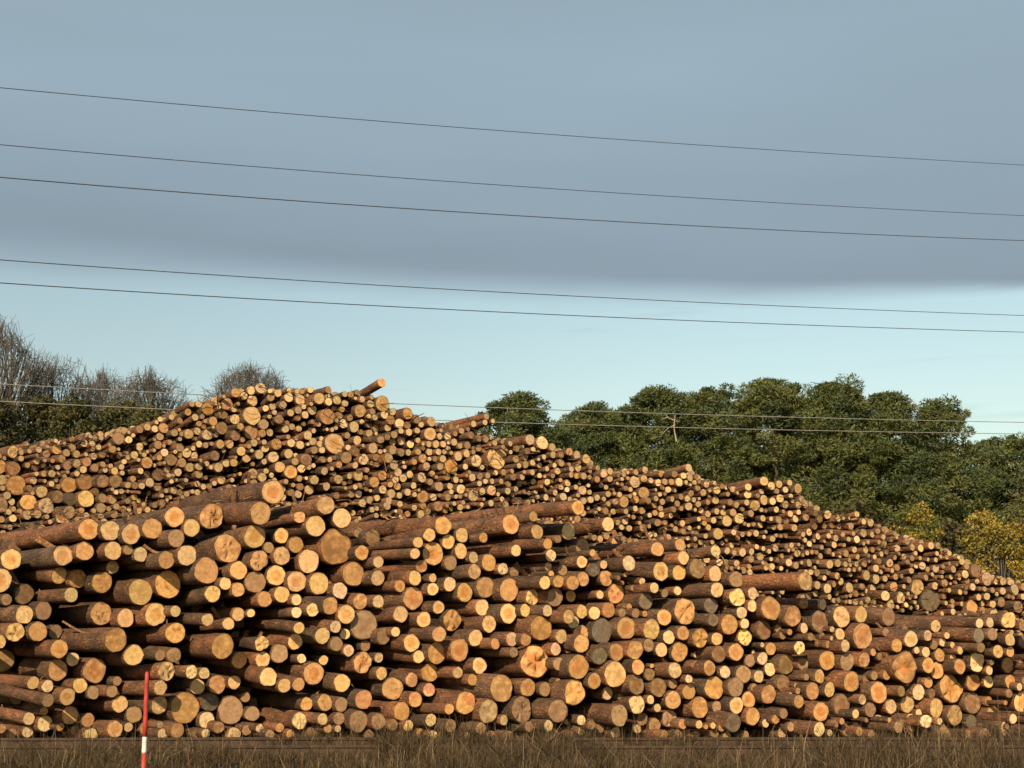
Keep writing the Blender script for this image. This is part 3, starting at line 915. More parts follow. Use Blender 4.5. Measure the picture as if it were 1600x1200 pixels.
# logs deeper in, so that gaps end in wood, and the body of the pile hidden behind the front one
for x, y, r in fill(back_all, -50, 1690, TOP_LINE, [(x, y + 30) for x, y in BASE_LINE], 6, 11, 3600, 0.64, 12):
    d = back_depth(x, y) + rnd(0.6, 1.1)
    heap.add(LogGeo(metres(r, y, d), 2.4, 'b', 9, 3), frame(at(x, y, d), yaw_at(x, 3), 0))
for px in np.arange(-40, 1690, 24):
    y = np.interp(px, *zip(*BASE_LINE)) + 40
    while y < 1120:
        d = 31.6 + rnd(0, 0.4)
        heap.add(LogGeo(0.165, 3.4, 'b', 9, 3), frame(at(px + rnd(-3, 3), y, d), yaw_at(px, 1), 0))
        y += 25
for row, dd in enumerate((0.7, 1.5, 2.4)):
    for px in np.arange(-50, 1690, 8.0):
        x = px + rnd(-4, 4)
        y = np.interp(x, *zip(*TOP_LINE)) + rnd(4, 11) + (5 if row else 0)
        d = back_depth(x, y) + dd + rnd(-0.3, 0.3)
        heap.add(LogGeo(metres(rnd(4.5, 7.5), y, d), rnd(3.0, 3.8), 'pw', 9, 4), frame(at(x, y, d), yaw_at(x, 6), math.radians(rng.normal(-9 if 120 < x < 430 else -1.5, 1.2))))
for x, y, r in fill(front, -30, 1680, [(-60, 1128), (1720, 1128)], [(-60, 1150), (1720, 1150)], 7, 15, 900, 0.98, 0):
    d = 25.1 + rnd(-0.1, 0.4)
    heap.add(LogGeo(metres(r, y, d), rnd(4.3, 5.0), ['bc', 'bw', 'pc', 'ow', 'b'][int(rng.integers(5))], 14, 5), frame(at(x, y, d), yaw_at(x, 2), 0))
tag(heap.build('stacked_logs'), 'countless small pine logs packed between the larger ones of both piles', 'logs', kind='stuff')

B_ANCHORS = [
 (394, 649, 'big yellow split log end just under the left summit of the second pile', 'the split summit end'),
 (597, 632, 'lone thick round log end standing on the crest of the second pile', 'the lone crest end'),
 (596, 598, 'thin log jutting up to the right from the summit, against the sky', 'the jutting summit log'),
 (521, 694, 'large yellow oval log end among small ones, second pile', 'the yellow oval end'),
 (512, 650, 'wide dull orange log end beneath the summit of the second pile', 'the dull orange summit end'),
 (776, 716, 'torn square-looking yellow log butt, largest of the second pile', 'the torn square butt'),
 (672, 678, 'round yellow log end with a darker heart on the falling crest', 'the round crest end'),
 (847, 692, 'pinkish log end standing up on the crest before the lone pine', 'the pinkish crest end'),
 (704, 729, 'orange oval log end left of the torn square butt', 'the orange oval end'),
 (1076, 731, 'pale log end at the top right corner of the flat-topped heap', 'the flat heap corner end'),
 (975, 784, 'yellow three-cornered log end below the flat-topped heap', 'the three-cornered end'),
 (1136, 814, 'pale yellow round log end amid thin logs, middle of the right slope', 'the mid-slope yellow end'),
 (1122, 834, 'stout yellow log end lower on the right slope, above the front pile', 'the lower slope end'),
 (1184, 786, 'yellow oval log end near the right crest, under stacked pale ends', 'the right crest oval'),
 (24, 759, 'fat orange log end with brown blotches at the far left of the second pile', 'the fat far-left end'),
 (132, 778, 'round yellow log end above the long left logs of the front pile', 'the round left end'),
 (1199, 755, 'topmost pale log end of the right-hand heap, before dark pines', 'the right heap top end'),
 (1434, 920, 'stout pale ragged log end beside the huge shade-darkened end at right', 'the ragged right end'),
 (229, 723, 'orange ringed log end in the left shoulder of the second pile', 'the left shoulder end'),
 (454, 737, 'orange ringed log end in the middle of the left part of the second pile', 'the mid-left ringed end'),
 (597, 743, 'small orange ringed log end right above a duller orange one', 'the small ringed end'),
 (1356, 900, 'pale round log end above the front pile at the far right slope', 'the far slope end'),
 (1585, 921, 'pale cracked log end at the low right tail of the second pile', 'the pile tail end'),
 (661, 776, 'orange blocky log end just above the long top logs, middle', 'the blocky orange end'),
 (1308, 881, 'pair-like pale log end in the lower right of the second pile', 'the lower right pale end'),
 (740, 774, 'cracked pale log end over the long bark logs, right of the middle', 'the cracked middle end'),
]
label_logs(b_items, b_objs, B_ANCHORS, 'small logs of the second pile', 'log', 'back')

# ------------------------------------------------------------------ ground
gx = np.concatenate([[-4000, -1200, -300, -80], np.linspace(-40, 40, 81), [80, 300, 1200, 4000]])
gy = np.concatenate([[-300, -60, -10], np.linspace(0, 60, 61), [80, 130, 300, 900, 2500, 5000]])
GX, GY = np.meshgrid(gx, gy)
GZ = GROUND + 0.035 * np.sin(GX * 1.3 + 1.7 * np.sin(GY * 0.7)) * np.cos(GY * 0.9) * (np.abs(GX) < 60) - 0.02
gv = np.stack([GX.ravel(), GY.ravel(), GZ.ravel()], 1)
nx = len(gx)
gi = np.arange((len(gy) - 1) * nx).reshape(len(gy) - 1, nx)[:, :-1].ravel()
tag(mesh_obj('ground', gv, np.stack([gi, gi + 1, gi + 1 + nx, gi + nx], 1), GROUNDM), kind='structure')

# ------------------------------------------------------------------ railway track in front of the pile
def boxes(lst):
    V, F = [], []
    for (x0, x1, y0, y1, z0, z1) in lst:
        b = len(V)
        V += [(x0, y0, z0), (x1, y0, z0), (x1, y1, z0), (x0, y1, z0), (x0, y0, z1), (x1, y0, z1), (x1, y1, z1), (x0, y1, z1)]
        F += [[b + q for q in f] for f in ((0, 3, 2, 1), (4, 5, 6, 7), (0, 1, 5, 4), (1, 2, 6, 5), (2, 3, 7, 6), (3, 0, 4, 7))]
    return V, F


def rail_profile(y, zt, x0, x1):
    P = [(-0.07, -0.16), (0.07, -0.16), (0.07, -0.145), (0.012, -0.125), (0.012, -0.045), (0.036, -0.034), (0.036, -0.006), (0.028, 0.0), (-0.028, 0.0), (-0.036, -0.006),
         (-0.036, -0.034), (-0.012, -0.045), (-0.012, -0.125), (-0.07, -0.145)]
    n = len(P)
    V = [(x, y + a, zt + b + 0.006 * math.sin(x * 0.8 + y)) for x in np.linspace(x0, x1, 25) for a, b in P]
    F = [[q * n + i, q * n + (i + 1) % n, (q + 1) * n + (i + 1) % n, (q + 1) * n + i] for q in range(24) for i in range(n)]
    return V, F


for y, zt, lab in ((23.45, 0.035, 'rusty far rail running along the foot of the front log pile'),
                   (21.95, 0.030, 'rusty near rail half hidden in dry grass before the log pile')):
    v, f = rail_profile(y, zt, -16, 16)
    tag(mesh_obj('rail', v, f, STEEL, smooth=False), lab, 'rail', 'rails of the overgrown track')

# ------------------------------------------------------------------ snow stake
def tube(path, radii, sides=10, cap=True):
    V, F = [], []
    path = [Vector(p) for p in path]
    for k, (p, r) in enumerate(zip(path, radii)):
        d = (path[min(k + 1, len(path) - 1)] - path[max(k - 1, 0)]).normalized()
        e1 = d.orthogonal().normalized()
        e2 = d.cross(e1)
        for i in range(sides):
            a = 2 * math.pi * i / sides
            V.append(p + (e1 * math.cos(a) + e2 * math.sin(a)) * r)
    for k in range(len(path) - 1):
        for i in range(sides):
            j = (i + 1) % sides
            F.append([k * sides + i, k * sides + j, (k + 1) * sides + j, (k + 1) * sides + i])
    if cap:
        F.append(list(range(sides))[::-1])
        F.append([(len(path) - 1) * sides + i for i in range(sides)])
    return [tuple(v) for v in V], F


SD = 12.0
s_top, s_mid0, s_mid1 = at(230, 1052, SD), at(226.2, 1151, SD), at(225.2, 1177, SD)
ax = (s_top - s_mid1).normalized()
s_bot = s_mid1 - ax * ((s_mid1.z - (GROUND - 0.25)) / ax.z)
st = empty('snow_stake', s_bot)
tag(st, 'red and white striped wooden stake stuck in the dry grass', 'stake')
for nm, p, q, m, r in (('red_band', s_bot, s_mid1, RED, 0.0205), ('white_band', s_mid1, s_mid0, WHITE, 0.0195), ('red_band', s_mid0, s_top, RED, 0.0185)):
    e = 0.0 if nm == 'red_band' else 0.002
    n = 7
    pts = [p.lerp(q, k / (n - 1)) - s_bot for k in range(n)]
    rad = [r - 0.003 * (k / (n - 1)) + 0.0004 * (k % 2) for k in range(n)]
    if q == s_top:
        pts.append(q - s_bot + ax * 0.012)
        rad.append(0.009)
    v, f = tube(pts, rad, 12)
    mesh_obj(nm, v, f, m, parent=st)

# ------------------------------------------------------------------ overhead wires
WIRES = [
 (137, 258, 8, 30, 52, 'highest of the five dark wires crossing the grey cloud', 0.0088, WIRE),
 (226, 337, 9, 30, 52, 'second highest dark wire across the grey cloud', 0.0088, WIRE),
 (277, 376, 10, 30, 52, 'third highest dark wire, midway down the grey cloud', 0.0112, WIRE),
 (406, 493, 8, 30, 52, 'fourth highest dark wire, along the lower edge of the cloud', 0.0096, WIRE),
 (442, 519, 8, 30, 52, 'lowest of the five dark wires, across the bright band of sky', 0.0104, WIRE),
 (600, 660, 8, 52, 66, 'upper of two pale sunlit wires passing behind the log pile, before the pines', 0.0150, WIRE_LIT),
 (627, 678, 8, 52, 66, 'lower of two pale sunlit wires passing behind the log pile, before the pines', 0.0150, WIRE_LIT),
]
for y0, y1, sag, da, db, lab, r, m in WIRES:
    pts = []
    for t in np.linspace(-0.35, 1.35, 41):
        px = 1600 * t
        d = 1.0 / ((1 - t) / da + t / db)
        pts.append(at(px, y0 + (y1 - y0) * t + sag * 4 * t * (1 - t), d))
    v, f = tube(pts, [r * (1.0 if k < 1 else 1.0) for k in range(len(pts))], 6)
    tag(mesh_obj('overhead_wire', v, f, m), lab, 'wire', 'overhead wires')


# ------------------------------------------------------------------ foliage
def leaf_cloud(name, centres, radii, per, size, cols, mat, parent, flat=0.35, droop=0.0, aspect=0.32, out_bias=0.6, vary=0.28):
    """leaf-sized faces spread through a set of ellipsoidal clumps"""
    C = np.repeat(np.asarray(centres, float), per, axis=0)
    Rr = np.repeat(np.asarray(radii, float), per, axis=0)
    n = len(C)
    u = rng.normal(0, 1, (n, 3))
    u /= np.linalg.norm(u, axis=1)[:, None] + 1e-9
    q = rng.uniform(0.35, 1.0, n) ** 0.6
    P = C + u * Rr * q[:, None]
    # direction of each leaf: outwards, flattened to the horizontal, with some droop or lift
    dirn = u * out_bias + rng.normal(0, 0.55, (n, 3))
    dirn[:, 2] = dirn[:, 2] * flat + rng.normal(droop, 0.16, n)
    dirn /= np.linalg.norm(dirn, axis=1)[:, None] + 1e-9
    side = np.cross(dirn, rng.normal(0, 1, (n, 3)) + np.array([0, 0, 1.2]))
    side /= np.linalg.norm(side, axis=1)[:, None] + 1e-9
    s = size * rng.uniform(0.6, 1.35, n)[:, None]
    w = s * aspect * 0.5
    A = P - dirn * s * 0.5
    B = P + side * w
    D = P - side * w
    E = P + dirn * s * 0.5
    V = np.stack([A, B, E, D], 1).reshape(-1, 3)
    F = np.arange(4 * n).reshape(n, 4)
    cl = np.asarray(cols, float)
    pick = cl[rng.integers(0, len(cl), len(centres))]
    tint = np.repeat(pick, per, axis=0) * rng.uniform(1 - vary, 1 + vary, (n, 1))
    T = np.concatenate([tint, np.ones((n, 1))], 1)
    return mesh_obj(name, V, F, mat, parent=parent, attrs={'tint': ('FLOAT_COLOR', np.repeat(T, 4, axis=0))}, smooth=False)


def limb_mesh(name, segs, mat, parent, sides=5):
    """tapered limbs: list of (p0, p1, r0, r1)"""
    P0 = np.array([s[0] for s in segs], float); P1 = np.array([s[1] for s in segs], float)
    r0 = np.array([s[2] for s in segs]); r1 = np.array([s[3] for s in segs])
    d = P1 - P0
    d /= np.linalg.norm(d, axis=1)[:, None] + 1e-9
    h = np.where(np.abs(d[:, 2:3]) < 0.9, np.array([[0, 0, 1.0]]), np.array([[1.0, 0, 0]]))
    e1 = np.cross(d, h); e1 /= np.linalg.norm(e1, axis=1)[:, None]
    e2 = np.cross(d, e1)
    n = len(segs)
    V = np.zeros((n, 2 * sides, 3))
    for i in range(sides):
        a = 2 * math.pi * i / sides
        o = e1 * math.cos(a) + e2 * math.sin(a)
        V[:, i] = P0 + o * r0[:, None]
        V[:, sides + i] = P1 + o * r1[:, None]
    base = (np.arange(n) * 2 * sides)[:, None]
    F = np.concatenate([base + np.array([[i, (i + 1) % sides, sides + (i + 1) % sides, sides + i]]) for i in range(sides)])
    return mesh_obj(name, V.reshape(-1, 3), F, mat, parent=parent)


PINE = [(0.104, 0.130, 0.046), (0.130, 0.150, 0.052), (0.086, 0.112, 0.044), (0.146, 0.158, 0.056), (0.094, 0.125, 0.060)]


def pine(px, top, base, half, D, lab, lean=0.0, n=95, skew=0.0):
    """px: trunk, top / base: picture heights of the crown, half: half width of the crown in picture units"""
    zt = at(px, top, D).z
    zb = at(px, base, D).z
    x0 = at(px, 800, D).x
    hw = half / FOC * D
    root = empty('pine_tree', (x0, D, GROUND))
    H = zt - GROUND
    hb = max(zb - GROUND, 1.5)
    segs, cen, rad = [], [], []
    pts = [Vector((lean * math.sin(q * 2.2) * 0.4, rnd(-0.1, 0.1), H * 0.95 * q)) for q in np.linspace(0, 1, 9)]
    for q in range(8):
        segs.append((pts[q], pts[q + 1], 0.36 * (1 - q / 8.6), 0.36 * (1 - (q + 1) / 8.6)))
    # a few big limbs carry the crown, each with its own head of pads
    heads = [Vector((lean, 0, H - 1.1))]
    for k in range(9):
        q = rnd(0.02, 0.86)
        a = rnd(0, 2 * math.pi)
        rr = hw * (1 - q ** 2.4) ** 0.6 * rnd(0.45, 0.85)
        heads.append(Vector((math.cos(a) * rr + lean * q + skew * hw * q, math.sin(a) * rr, hb + (H - hb) * q)))
    for h in heads:
        s = max(hb * 0.85, h.z - h.xy.length * 0.6 - 0.4)
        segs.append((Vector((0, 0, s)), h, 0.11, 0.03))
    def dome(c):
        if c.xy.length > hw * 0.97:
            c.x, c.y = c.x * hw * 0.9 / c.xy.length, c.y * hw * 0.9 / c.xy.length
        if rnd(0, 1) < 0.10:
            c.z = min(c.z, H - 0.3)
            return c
        rho = min(0.98, c.xy.length / (hw * (1.12 + 0.2 * math.sin(2.3 * math.atan2(c.y, c.x) + px))))
        c.z = min(c.z, hb + (H - hb) * math.sqrt(1 - rho * rho) - rnd(0.1, 0.5))
        return c

    for k in range(n):
        if rnd(0, 1) < 0.5:
            h = heads[int(rng.integers(len(heads)))]
            s = hw * 0.42
            c = dome(h + Vector((rng.normal(0, s * 0.6), rng.normal(0, s * 0.6), rng.normal(0, s * 0.5))))
        else:
            q = rnd(0, 0.98)
            a = rnd(0, 2 * math.pi)
            rr = hw * math.sqrt(1 - q * q) * rnd(0.2, 1.0) ** 0.4 * (0.88 + 0.18 * math.sin(3 * a + px))
            c = Vector((math.cos(a) * rr + lean * q + skew * hw * q, math.sin(a) * rr * 0.9, hb + (H - hb) * q))
        w = rnd(0.55, 1.25)
        cen.append(c)
        rad.append((w, w, w * rnd(0.45, 0.75)))
    for k in range(7):     # ragged leaders
        c = Vector((rng.normal(0, 0.22) * hw + lean + skew * hw, rnd(-0.5, 0.5), H - rnd(0.05, 0.8)))
        cen.append(dome(c))
        rad.append((rnd(0.35, 0.7), rnd(0.35, 0.7), rnd(0.3, 0.5)))
    limb_mesh('trunk', segs, TRUNK, root, 6)
    leaf_cloud('crown', cen, rad, 260, 0.32, PINE, LEAF, root, flat=0.6, droop=0.16, aspect=0.26, vary=0.14)
    tag(root, lab, 'pine tree', 'pines behind the logs')
    return root


pine(808, 621, 790, 90, 100, 'lone rounded pine standing apart, above the falling crest of logs', n=166)
pine(925, 634, 800, 74, 112, 'lower spiky-topped pine at the left end of the pine row', n=154)
pine(1032, 608, 830, 85, 110, 'broad pine with a dead pale branch, third from the left of the row', n=218)
pine(978, 640, 830, 69, 118, 'small pine filling the gap behind the spiky-topped pine', n=127)
pine(1122, 604, 840, 90, 112, 'rounded pine with a flat crown left of the tallest pine', n=218)
pine(1215, 594, 850, 96, 108, 'tallest bushy pine in the middle of the pine row', n=244)
pine(1315, 597, 800, 74, 106, 'dome-headed pine over a bare reddish trunk', n=206)
pine(1262, 622, 850, 74, 120, 'darker pine in the hollow between the tallest and the dome-headed pine', n=154)
pine(1393, 612, 870, 60, 107, 'narrow pine with dark gaps on either side', n=192)
pine(1486, 627, 880, 78, 106, 'steep-sided pine sloping down to the right', lean=-0.3, n=218, skew=-0.12)
pine(1592, 682, 900, 81, 108, 'low dark pine at the right edge of the picture', n=180)
pine(1440, 672, 880, 63, 122, 'shaded pine far back between the narrow and the steep-sided pine', n=141)
pine(1670, 700, 920, 74, 112, 'pine just past the right edge, showing a few boughs', n=127)
pine(868, 688, 820, 52, 120, 'low pine in the dip beside the lone pine', n=115)
pine(1540, 690, 900, 74, 122, 'far pine filling the gap left of the low dark pine', n=127)
pine(1070, 640, 850, 74, 124, 'far pine between the broad pine and the flat-crowned pine', n=134)
pine(1355, 640, 860, 67, 123, 'far pine between the dome-headed and the narrow pine', n=123)
pine(905, 672, 820, 63, 122, 'far low pine behind the spiky-topped one', n=112)
pine(1165, 630, 850, 74, 124, 'far pine between the flat-crowned and the tallest pine', n=127)

# dead branch that shows pale in the broad pine
D0 = 105
db = empty('dead_branch', at(1052, 668, D0))
sg = []
o0 = at(1052, 668, D0)
for (a, b, r) in (((1057, 690), (1053, 668), 0.07), ((1053, 668), (1055, 648), 0.05), ((1054, 664), (1044, 669), 0.03), ((1044, 669), (1033, 680), 0.025), ((1054, 657), (1043, 652), 0.04), ((1043, 652), (1034, 655), 0.03), ((1055, 656), (1063, 660), 0.02), ((1044, 652), (1038, 645), 0.025)):
    sg.append((at(a[0], a[1], D0) - o0, at(b[0], b[1], D0) - o0, r, r * 0.4))
PALE = make_plain('dead_wood', (0.30, 0.25, 0.20), (0.42, 0.36, 0.29), 3.0, 0.9)
limb_mesh('bough', sg, PALE, db, 5)
tag(db, 'pale dead branch sticking out of the broad pine', 'branch')


def bare_tree(px, top, D, half, lab, mains=11, kids=(5, 4, 4), trunk_r=0.22, split=0.45, grp='bare trees at the left'):
    """leafless crown: limbs reach out to a rounded outline and fork into ever finer twigs"""
    p = at(px, top, D)
    H = p.z - GROUND
    hw = half / FOC * D
    root = empty('bare_tree', (p.x, D, GROUND))
    bh = H * split
    segs = []

    def goal(th, ph, s):
        return Vector((hw * math.sin(th) * math.cos(ph) * s, hw * math.sin(th) * math.sin(ph) * s, bh + (H - bh) * math.cos(th) * s))

    def grow(p0, th, ph, r, lev, spread):
        g = goal(th, ph, (rnd(0.70, 1.0) if lev < len(kids) else rnd(0.6, 0.9)) * (0.90 + 0.12 * math.sin(3.1 * ph + 5 * th + px)))
        ln = (g - p0).length
        c = p0 + (g - p0) * 0.45 + Vector((rnd(-0.12, 0.12), rnd(-0.12, 0.12), rnd(-0.06, 0.10))) * ln
        n = 5 if lev >= 2 else 3
        pts = []
        for k in range(n + 1):
            t = k / n
            q = p0 * (1 - t) ** 2 + c * 2 * t * (1 - t) + g * t * t
            if 0 < k < n:
                q = q + Vector((rnd(-1, 1), rnd(-1, 1), rnd(-1, 1))) * ln * 0.025
            pts.append(q)
        for k in range(n):
            segs.append((pts[k], pts[k + 1], max(r * (1 - 0.7 * k / n), 0.0095), max(r * (1 - 0.7 * (k + 1) / n), 0.0075)))
        if lev == 0:
            return
        for _ in range(kids[len(kids) - lev]):
            t = rnd(0.25, 0.97)
            s = pts[0] * (1 - t) ** 2 + c * 2 * t * (1 - t) + pts[-1] * t * t
            grow(s, th + rng.normal(0, spread), ph + rng.normal(0, spread) / max(0.35, math.sin(abs(th))), max(r * (1 - 0.6 * t) * 0.6, 0.012), lev - 1, spread * 0.62)

    segs.append((Vector((0, 0, 0)), Vector((0, 0, bh * 0.8)), trunk_r, trunk_r * 0.8))
    for q in range(mains):
        th = math.acos(rnd(0.05, 1.0))
        grow(Vector((0, 0, bh * rnd(0.65, 0.85))), th, 2.39996 * q + rnd(-0.3, 0.3), trunk_r * 0.5, len(kids), 0.42)
    limb_mesh('trunk', [s for s in segs if s[2] > 0.032], TWIG, root, 5)
    limb_mesh('twigs', [s for s in segs if s[2] <= 0.032], TWIG, root, 3)
    tag(root, lab, 'tree', grp)


bare_tree(0, 486, 72, 95, 'tallest bare tree, at the left edge, its twigs against the sky', trunk_r=0.26, split=0.76)
bare_tree(88, 548, 76, 95, 'bare tree right of the tallest one, merging with the thicket', split=0.80)
bare_tree(158, 566, 78, 90, 'bare tree in the middle of the left thicket', split=0.80)
bare_tree(236, 570, 74, 96, 'wide bare tree at the right end of the left thicket', split=0.80)
bare_tree(392, 559, 80, 92, 'lone fan-shaped bare tree behind the summit of the log pile', split=0.80, mains=15)
bare_tree(545, 588, 84, 40, 'sparse bare treetop peeping over the logs beside the jutting log', mains=4, kids=(3, 2), trunk_r=0.12, split=0.8)

SHR = [(0.060, 0.062, 0.026), (0.075, 0.068, 0.030), (0.085, 0.075, 0.030), (0.05, 0.052, 0.026)]
IVY = [(0.082, 0.086, 0.030), (0.10, 0.092, 0.034), (0.065, 0.070, 0.028)]
YEL = [(0.31, 0.23, 0.045), (0.38, 0.275, 0.05), (0.22, 0.19, 0.045), (0.15, 0.14, 0.045)]
YGR = [(0.20, 0.19, 0.04), (0.28, 0.22, 0.04), (0.13, 0.14, 0.04), (0.34, 0.25, 0.04)]


def shrub(px, top, D, half, lab, cols, grp, n=70, per=130, size=0.20, rsp=0.55, aspect=0.5):
    p = at(px, top, D)
    H = p.z - GROUND
    hw = half / FOC * D
    root = empty('shrub', (p.x, D, GROUND))
    cen, rad, segs = [], [], []
    for k in range(n):
        q = rnd(0.05, 1.0)
        a = rnd(0, 6.283)
        prof = math.sqrt(max(0.02, 1 - (max(q - 0.45, 0) / 0.58) ** 2))
        rr = hw * prof * rnd(0.15, 1) ** 0.5
        c = Vector((math.cos(a) * rr, math.sin(a) * rr, H * q * 0.93))
        cen.append(c)
        w = rnd(0.6, 1.25) * rsp
        rad.append((w, w, w * 0.8))
        segs.append((Vector((rnd(-0.25, 0.25), rnd(-0.25, 0.25), 0)), c, 0.035, 0.012))
    limb_mesh('stems', segs, TWIG, root, 4)
    leaf_cloud('foliage', cen, rad, per, size, cols, LEAF, root, flat=0.8, droop=0.0, aspect=aspect)
    tag(root, lab, 'shrub', grp)


G1 = 'shrubs of the left thicket'
shrub(-10, 596, 66, 66, 'dark tall shrub at the left edge under the tallest bare tree', SHR, G1, 150)
shrub(62, 596, 68, 62, 'dark ivy-green shrub second from the left edge', SHR, G1, 150)
shrub(125, 600, 66, 60, 'olive shrub in the middle of the left thicket', IVY, G1, 150)
shrub(190, 605, 67, 60, 'pale olive shrub beneath the wide bare tree', IVY, G1, 150)
shrub(250, 612, 66, 56, 'lowest brownish shrub just left of the sloping top logs', IVY, G1, 130)
shrub(310, 630, 70, 46, 'small brown shrub half behind the sloping top logs', SHR, G1, 100)
shrub(40, 634, 73, 60, 'low dense shrub filling the foot of the thicket at the left edge', SHR, G1, 130)
shrub(150, 640, 74, 60, 'low dense shrub filling the foot of the thicket under its middle', SHR, G1, 120)
shrub(222, 645, 72, 50, 'low dense shrub behind the foot of the sloping top logs', SHR, G1, 110)
G2 = 'autumn shrubs at the right'
shrub(1428, 772, 56, 56, 'yellow-green autumn shrub rising over the right slope of logs', YGR, G2, 120, 170, 0.11, 0.40)
shrub(1555, 788, 52, 66, 'bright yellow autumn shrub at the right edge behind the logs', YEL, G2, 170, 170, 0.11, 0.42)
shrub(1500, 850, 60, 40, 'low green shrub between the two autumn shrubs', IVY, G2, 50, 110, 0.16, 0.4)
shrub(1625, 850, 56, 46, 'green-yellow shrub cut by the right edge of the picture', YGR, G2, 60, 110, 0.16, 0.4)
G3 = 'undergrowth beneath the pines'
for px, top, lab in ((1338, 772, 'dark undergrowth shrub below the dome-headed pine'), (1400, 800, 'dark undergrowth shrub below the narrow pine'),
                     (1470, 805, 'dark undergrowth shrub below the steep-sided pine'), (1540, 812, 'dark undergrowth shrub below the low right pine'), (1610, 815, 'dark undergrowth shrub at the right edge below the pines'),
                     (1260, 790, 'dark undergrowth shrub below the tallest pine'), (1180, 785, 'dark undergrowth shrub left of the tallest pine'), (1100, 770, 'dark undergrowth shrub below the flat-crowned pine')):
    shrub(px, top, 98, 60, lab, SHR, G3, 80, 90, 0.36, 0.9)

# ------------------------------------------------------------------ dry grass before the track
def grass(name, n, xr, yr, hgt, width, cols, dens=None, lean=0.35):
    X = rng.uniform(*xr, n); Y = rng.uniform(*yr, n)
    if dens is not None:
        k = rng.uniform(0, 1, n) < dens(X, Y)
        X, Y = X[k], Y[k]
        n = len(X)
    patch = 0.72 + 0.45 * np.sin(X * 0.9 + 1.3 * np.sin(Y * 1.1)) * np.sin(Y * 0.8 + X * 0.35)
    h = hgt * rng.uniform(0.45, 1.25, n) * patch.clip(0.4, 1.3)
    a = rng.uniform(0, 2 * np.pi, n)
    ln = np.abs(rng.normal(0, lean, n))
    D = np.stack([np.cos(a) * ln, np.sin(a) * ln, np.ones(n)], 1)
    b = a + np.pi / 2 + rng.normal(0, 0.5, n)
    S = np.stack([np.cos(b), np.sin(b) * 0.5, np.zeros(n)], 1)
    w = width * rng.uniform(0.6, 1.4, n)[:, None]
    P = np.stack([X, Y, np.full(n, GROUND - 0.03)], 1)
    hh = h[:, None]
    bend = np.stack([np.cos(a), np.sin(a), -0.25 * np.ones(n)], 1) * (ln * 0.9)[:, None] * hh
    m = P + D * hh * 0.55
    t = P + D * hh + bend
    V = np.stack([P - S * w, P + S * w, m + S * w * 0.8, m - S * w * 0.8, t + S * w * 0.22, t - S * w * 0.22], 1).reshape(-1, 3)
    i = (np.arange(n) * 6)[:, None]
    F = np.concatenate([i + np.array([[0, 1, 2, 3]]), i + np.array([[3, 2, 4, 5]])])
    cl = np.asarray(cols)
    T = cl[rng.integers(0, len(cl), n)] * rng.uniform(0.6, 1.35, (n, 1))
    T = np.concatenate([T, np.ones((n, 1))], 1)
    return V, F, np.repeat(T, 6, axis=0)


DRY = [(0.092, 0.059, 0.031), (0.070, 0.045, 0.024), (0.112, 0.076, 0.041), (0.060, 0.046, 0.024), (0.165, 0.115, 0.063), (0.066, 0.055, 0.028)]
STRAW = [(0.25, 0.175, 0.095), (0.30, 0.215, 0.12), (0.19, 0.13, 0.07)]
def tufts(n, xr, yr, hgt, width, cols, per=(18, 46)):
    """clumps of blades leaning outwards from a common root"""
    out = []
    for _ in range(n):
        x, y = rnd(*xr), rnd(*yr)
        k = int(rng.integers(*per))
        h = hgt * rnd(0.5, 1.35)
        v, f, t = grass('g', k, (x - 0.09, x + 0.09), (y - 0.09, y + 0.09), h, width, cols, lean=rnd(0.3, 0.9))
        out.append((v, f, t * np.array([[rnd(0.65, 1.3)] * 3 + [1.0]])))
    m, V, F, T = 0, [], [], []
    for v, f, t in out:
        V.append(v); F.append(f + m); T.append(t); m += len(v)
    return np.concatenate(V), np.concatenate(F), np.concatenate(T)


WEED = [(0.060, 0.040, 0.022), (0.085, 0.055, 0.028), (0.045, 0.036, 0.018), (0.10, 0.070, 0.036)]
left_thin = lambda X, Y: np.interp(X, [-9, -5, -3, 2, 9], [0.12, 0.22, 0.7, 0.85, 1.0])
parts = [grass('g', 24000, (-9.5, 9.5), (15.2, 21.6), 0.27, 0.006, DRY, lean=0.5),
         grass('g', 16000, (-9.5, 9.5), (15.2, 21.6), 0.26, 0.007, DRY, lean=1.1),
         tufts(760, (-9.5, 9.5), (15.4, 21.4), 0.40, 0.0055, DRY),
         tufts(300, (-9.5, 9.5), (15.4, 22.4), 0.46, 0.0050, WEED),
         tufts(260, (-3.5, 9.5), (21.2, 24.3), 0.34, 0.0055, DRY),
         tufts(180, (-2.0, 9.5), (22.2, 24.5), 0.38, 0.0055, WEED),
         grass('g', 12000, (-9.5, 9.5), (21.2, 24.6), 0.25, 0.006, DRY, dens=left_thin, lean=0.6),
         grass('g', 900, (-9.5, 9.5), (15.5, 23.8), 0.60, 0.0040, STRAW, lean=0.28),
         grass('g', 200, (3.5, 9.5), (20.5, 24.2), 0.90, 0.0045, STRAW, lean=0.22)]
V, F, T, n = [], [], [], 0
for v, f, t in parts:
    V.append(v); F.append(f + n); T.append(t); n += len(v)
tag(mesh_obj('grass', np.concatenate(V), np.concatenate(F), GRASS, attrs={'tint': ('FLOAT_COLOR', np.concatenate(T))}, smooth=False),
    'dry brown grass and straw along the overgrown track', 'grass', kind='stuff')

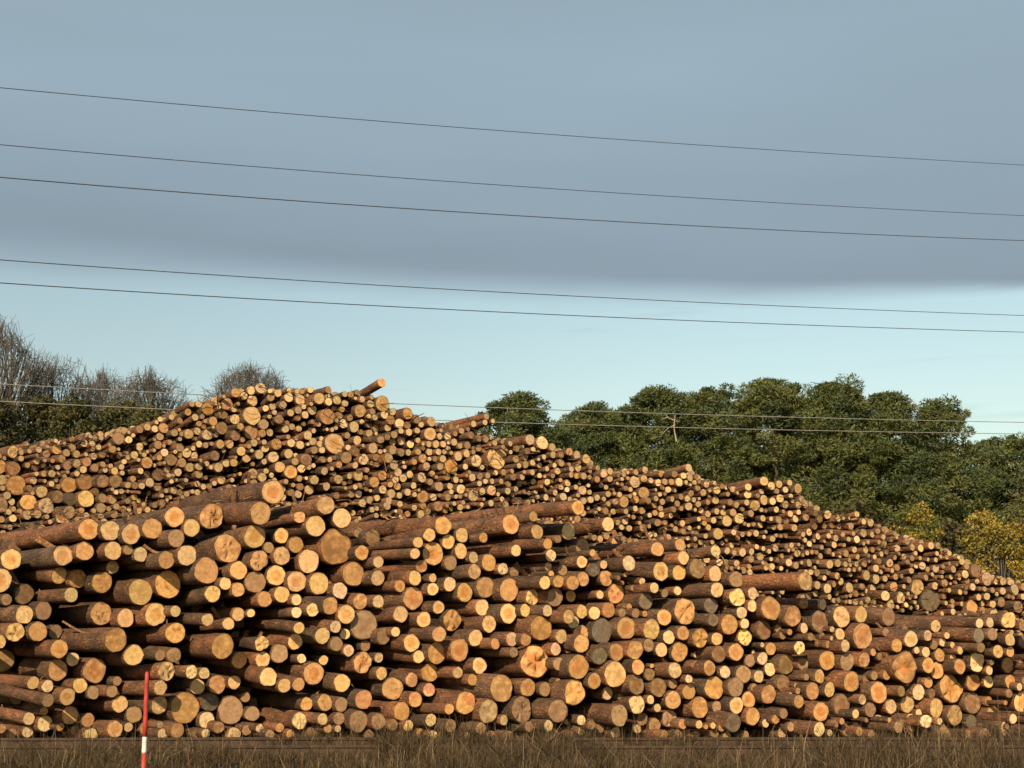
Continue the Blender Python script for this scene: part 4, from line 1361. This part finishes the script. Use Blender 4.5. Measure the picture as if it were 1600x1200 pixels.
# ------------------------------------------------------------------ scraps of bark at the foot of the pile, broken sticks in it
def scraps(name, n, place, ln, wd, cols, lab, cat):
    V, F, T = [], [], []
    for k in range(n):
        p, d = place()
        d = d.normalized()
        s = d.orthogonal().normalized()
        s = (s * math.cos(k) + d.cross(s) * math.sin(k)).normalized()
        u = d.cross(s)
        L, w = ln * rnd(0.4, 1.5), wd * rnd(0.5, 1.5)
        b = len(V)
        crook = s * rnd(-0.18, 0.18) * L
        for t, q in ((0, 1.0), (0.5, 0.9), (1, 0.45)):
            c = p + d * L * t + crook * (1 if t == 0.5 else 0)
            for sa, sb in ((-1, -1), (1, -1), (1, 1), (-1, 1)):
                V.append(c + s * sa * w * q + u * sb * w * q * 0.45)
        for r in range(2):
            for i in range(4):
                F.append([b + r * 4 + i, b + r * 4 + (i + 1) % 4, b + r * 4 + 4 + (i + 1) % 4, b + r * 4 + 4 + i])
        F.append([b + 8, b + 9, b + 10, b + 11])
        t = np.array(cols[int(rng.integers(len(cols)))]) * rnd(0.7, 1.3)
        T += [np.append(t, 1.0)] * 12
    V = np.array([tuple(v) for v in V])
    o = mesh_obj(name, V, np.array(F), BARK, attrs={'lp': ('FLOAT_VECTOR', V), 'tint': ('FLOAT_COLOR', np.array(T))}, smooth=False)
    return tag(o, lab, cat, kind='stuff')


def foot():
    return Vector((rnd(-9.3, 9.3), rnd(23.55, 24.7), GROUND + rnd(0.0, 0.07))), Vector((rnd(-1, 1), rnd(-0.6, 0.6), rnd(-0.05, 0.35)))


def in_pile():
    x = rnd(0, 1600)
    y = np.interp(x, *zip(*TOP_LINE)) + 3 + rnd(0, 1) ** 1.5 * 150
    y = min(y, np.interp(x, *zip(*BASE_LINE)) + 5)
    return at(x, y, back_depth(x, y) + rnd(-0.12, 0.1)), Vector((rnd(-1, 1), rnd(-0.9, -0.1), rnd(-0.25, 0.55)))


def on_front():
    x = rnd(0, 1200)
    y = np.interp(x, [0, 140, 420, 740, 900, 1200], [800, 800, 765, 800, 800, 900]) + rnd(0, 30)
    return at(x, y, front_depth(x, y) + rnd(0.2, 1.2)), Vector((rnd(-1, 1), rnd(-0.6, 0.2), rnd(-0.1, 0.4)))


SCRAP = [(0.12, 0.07, 0.04), (0.20, 0.11, 0.055), (0.30, 0.19, 0.10), (0.08, 0.055, 0.038)]
scraps('bark_scraps', 900, foot, 0.16, 0.012, SCRAP, 'loose scraps of bark and sticks along the foot of the front pile', 'debris')
scraps('brushwood', 420, in_pile, 0.30, 0.009, SCRAP, 'thin broken sticks and splinters poking out of the second pile', 'debris')
scraps('splinters', 160, on_front, 0.22, 0.010, [(0.34, 0.20, 0.10), (0.42, 0.28, 0.15), (0.22, 0.12, 0.06)], 'pale splinters and bark shreds on top of the front pile', 'debris')
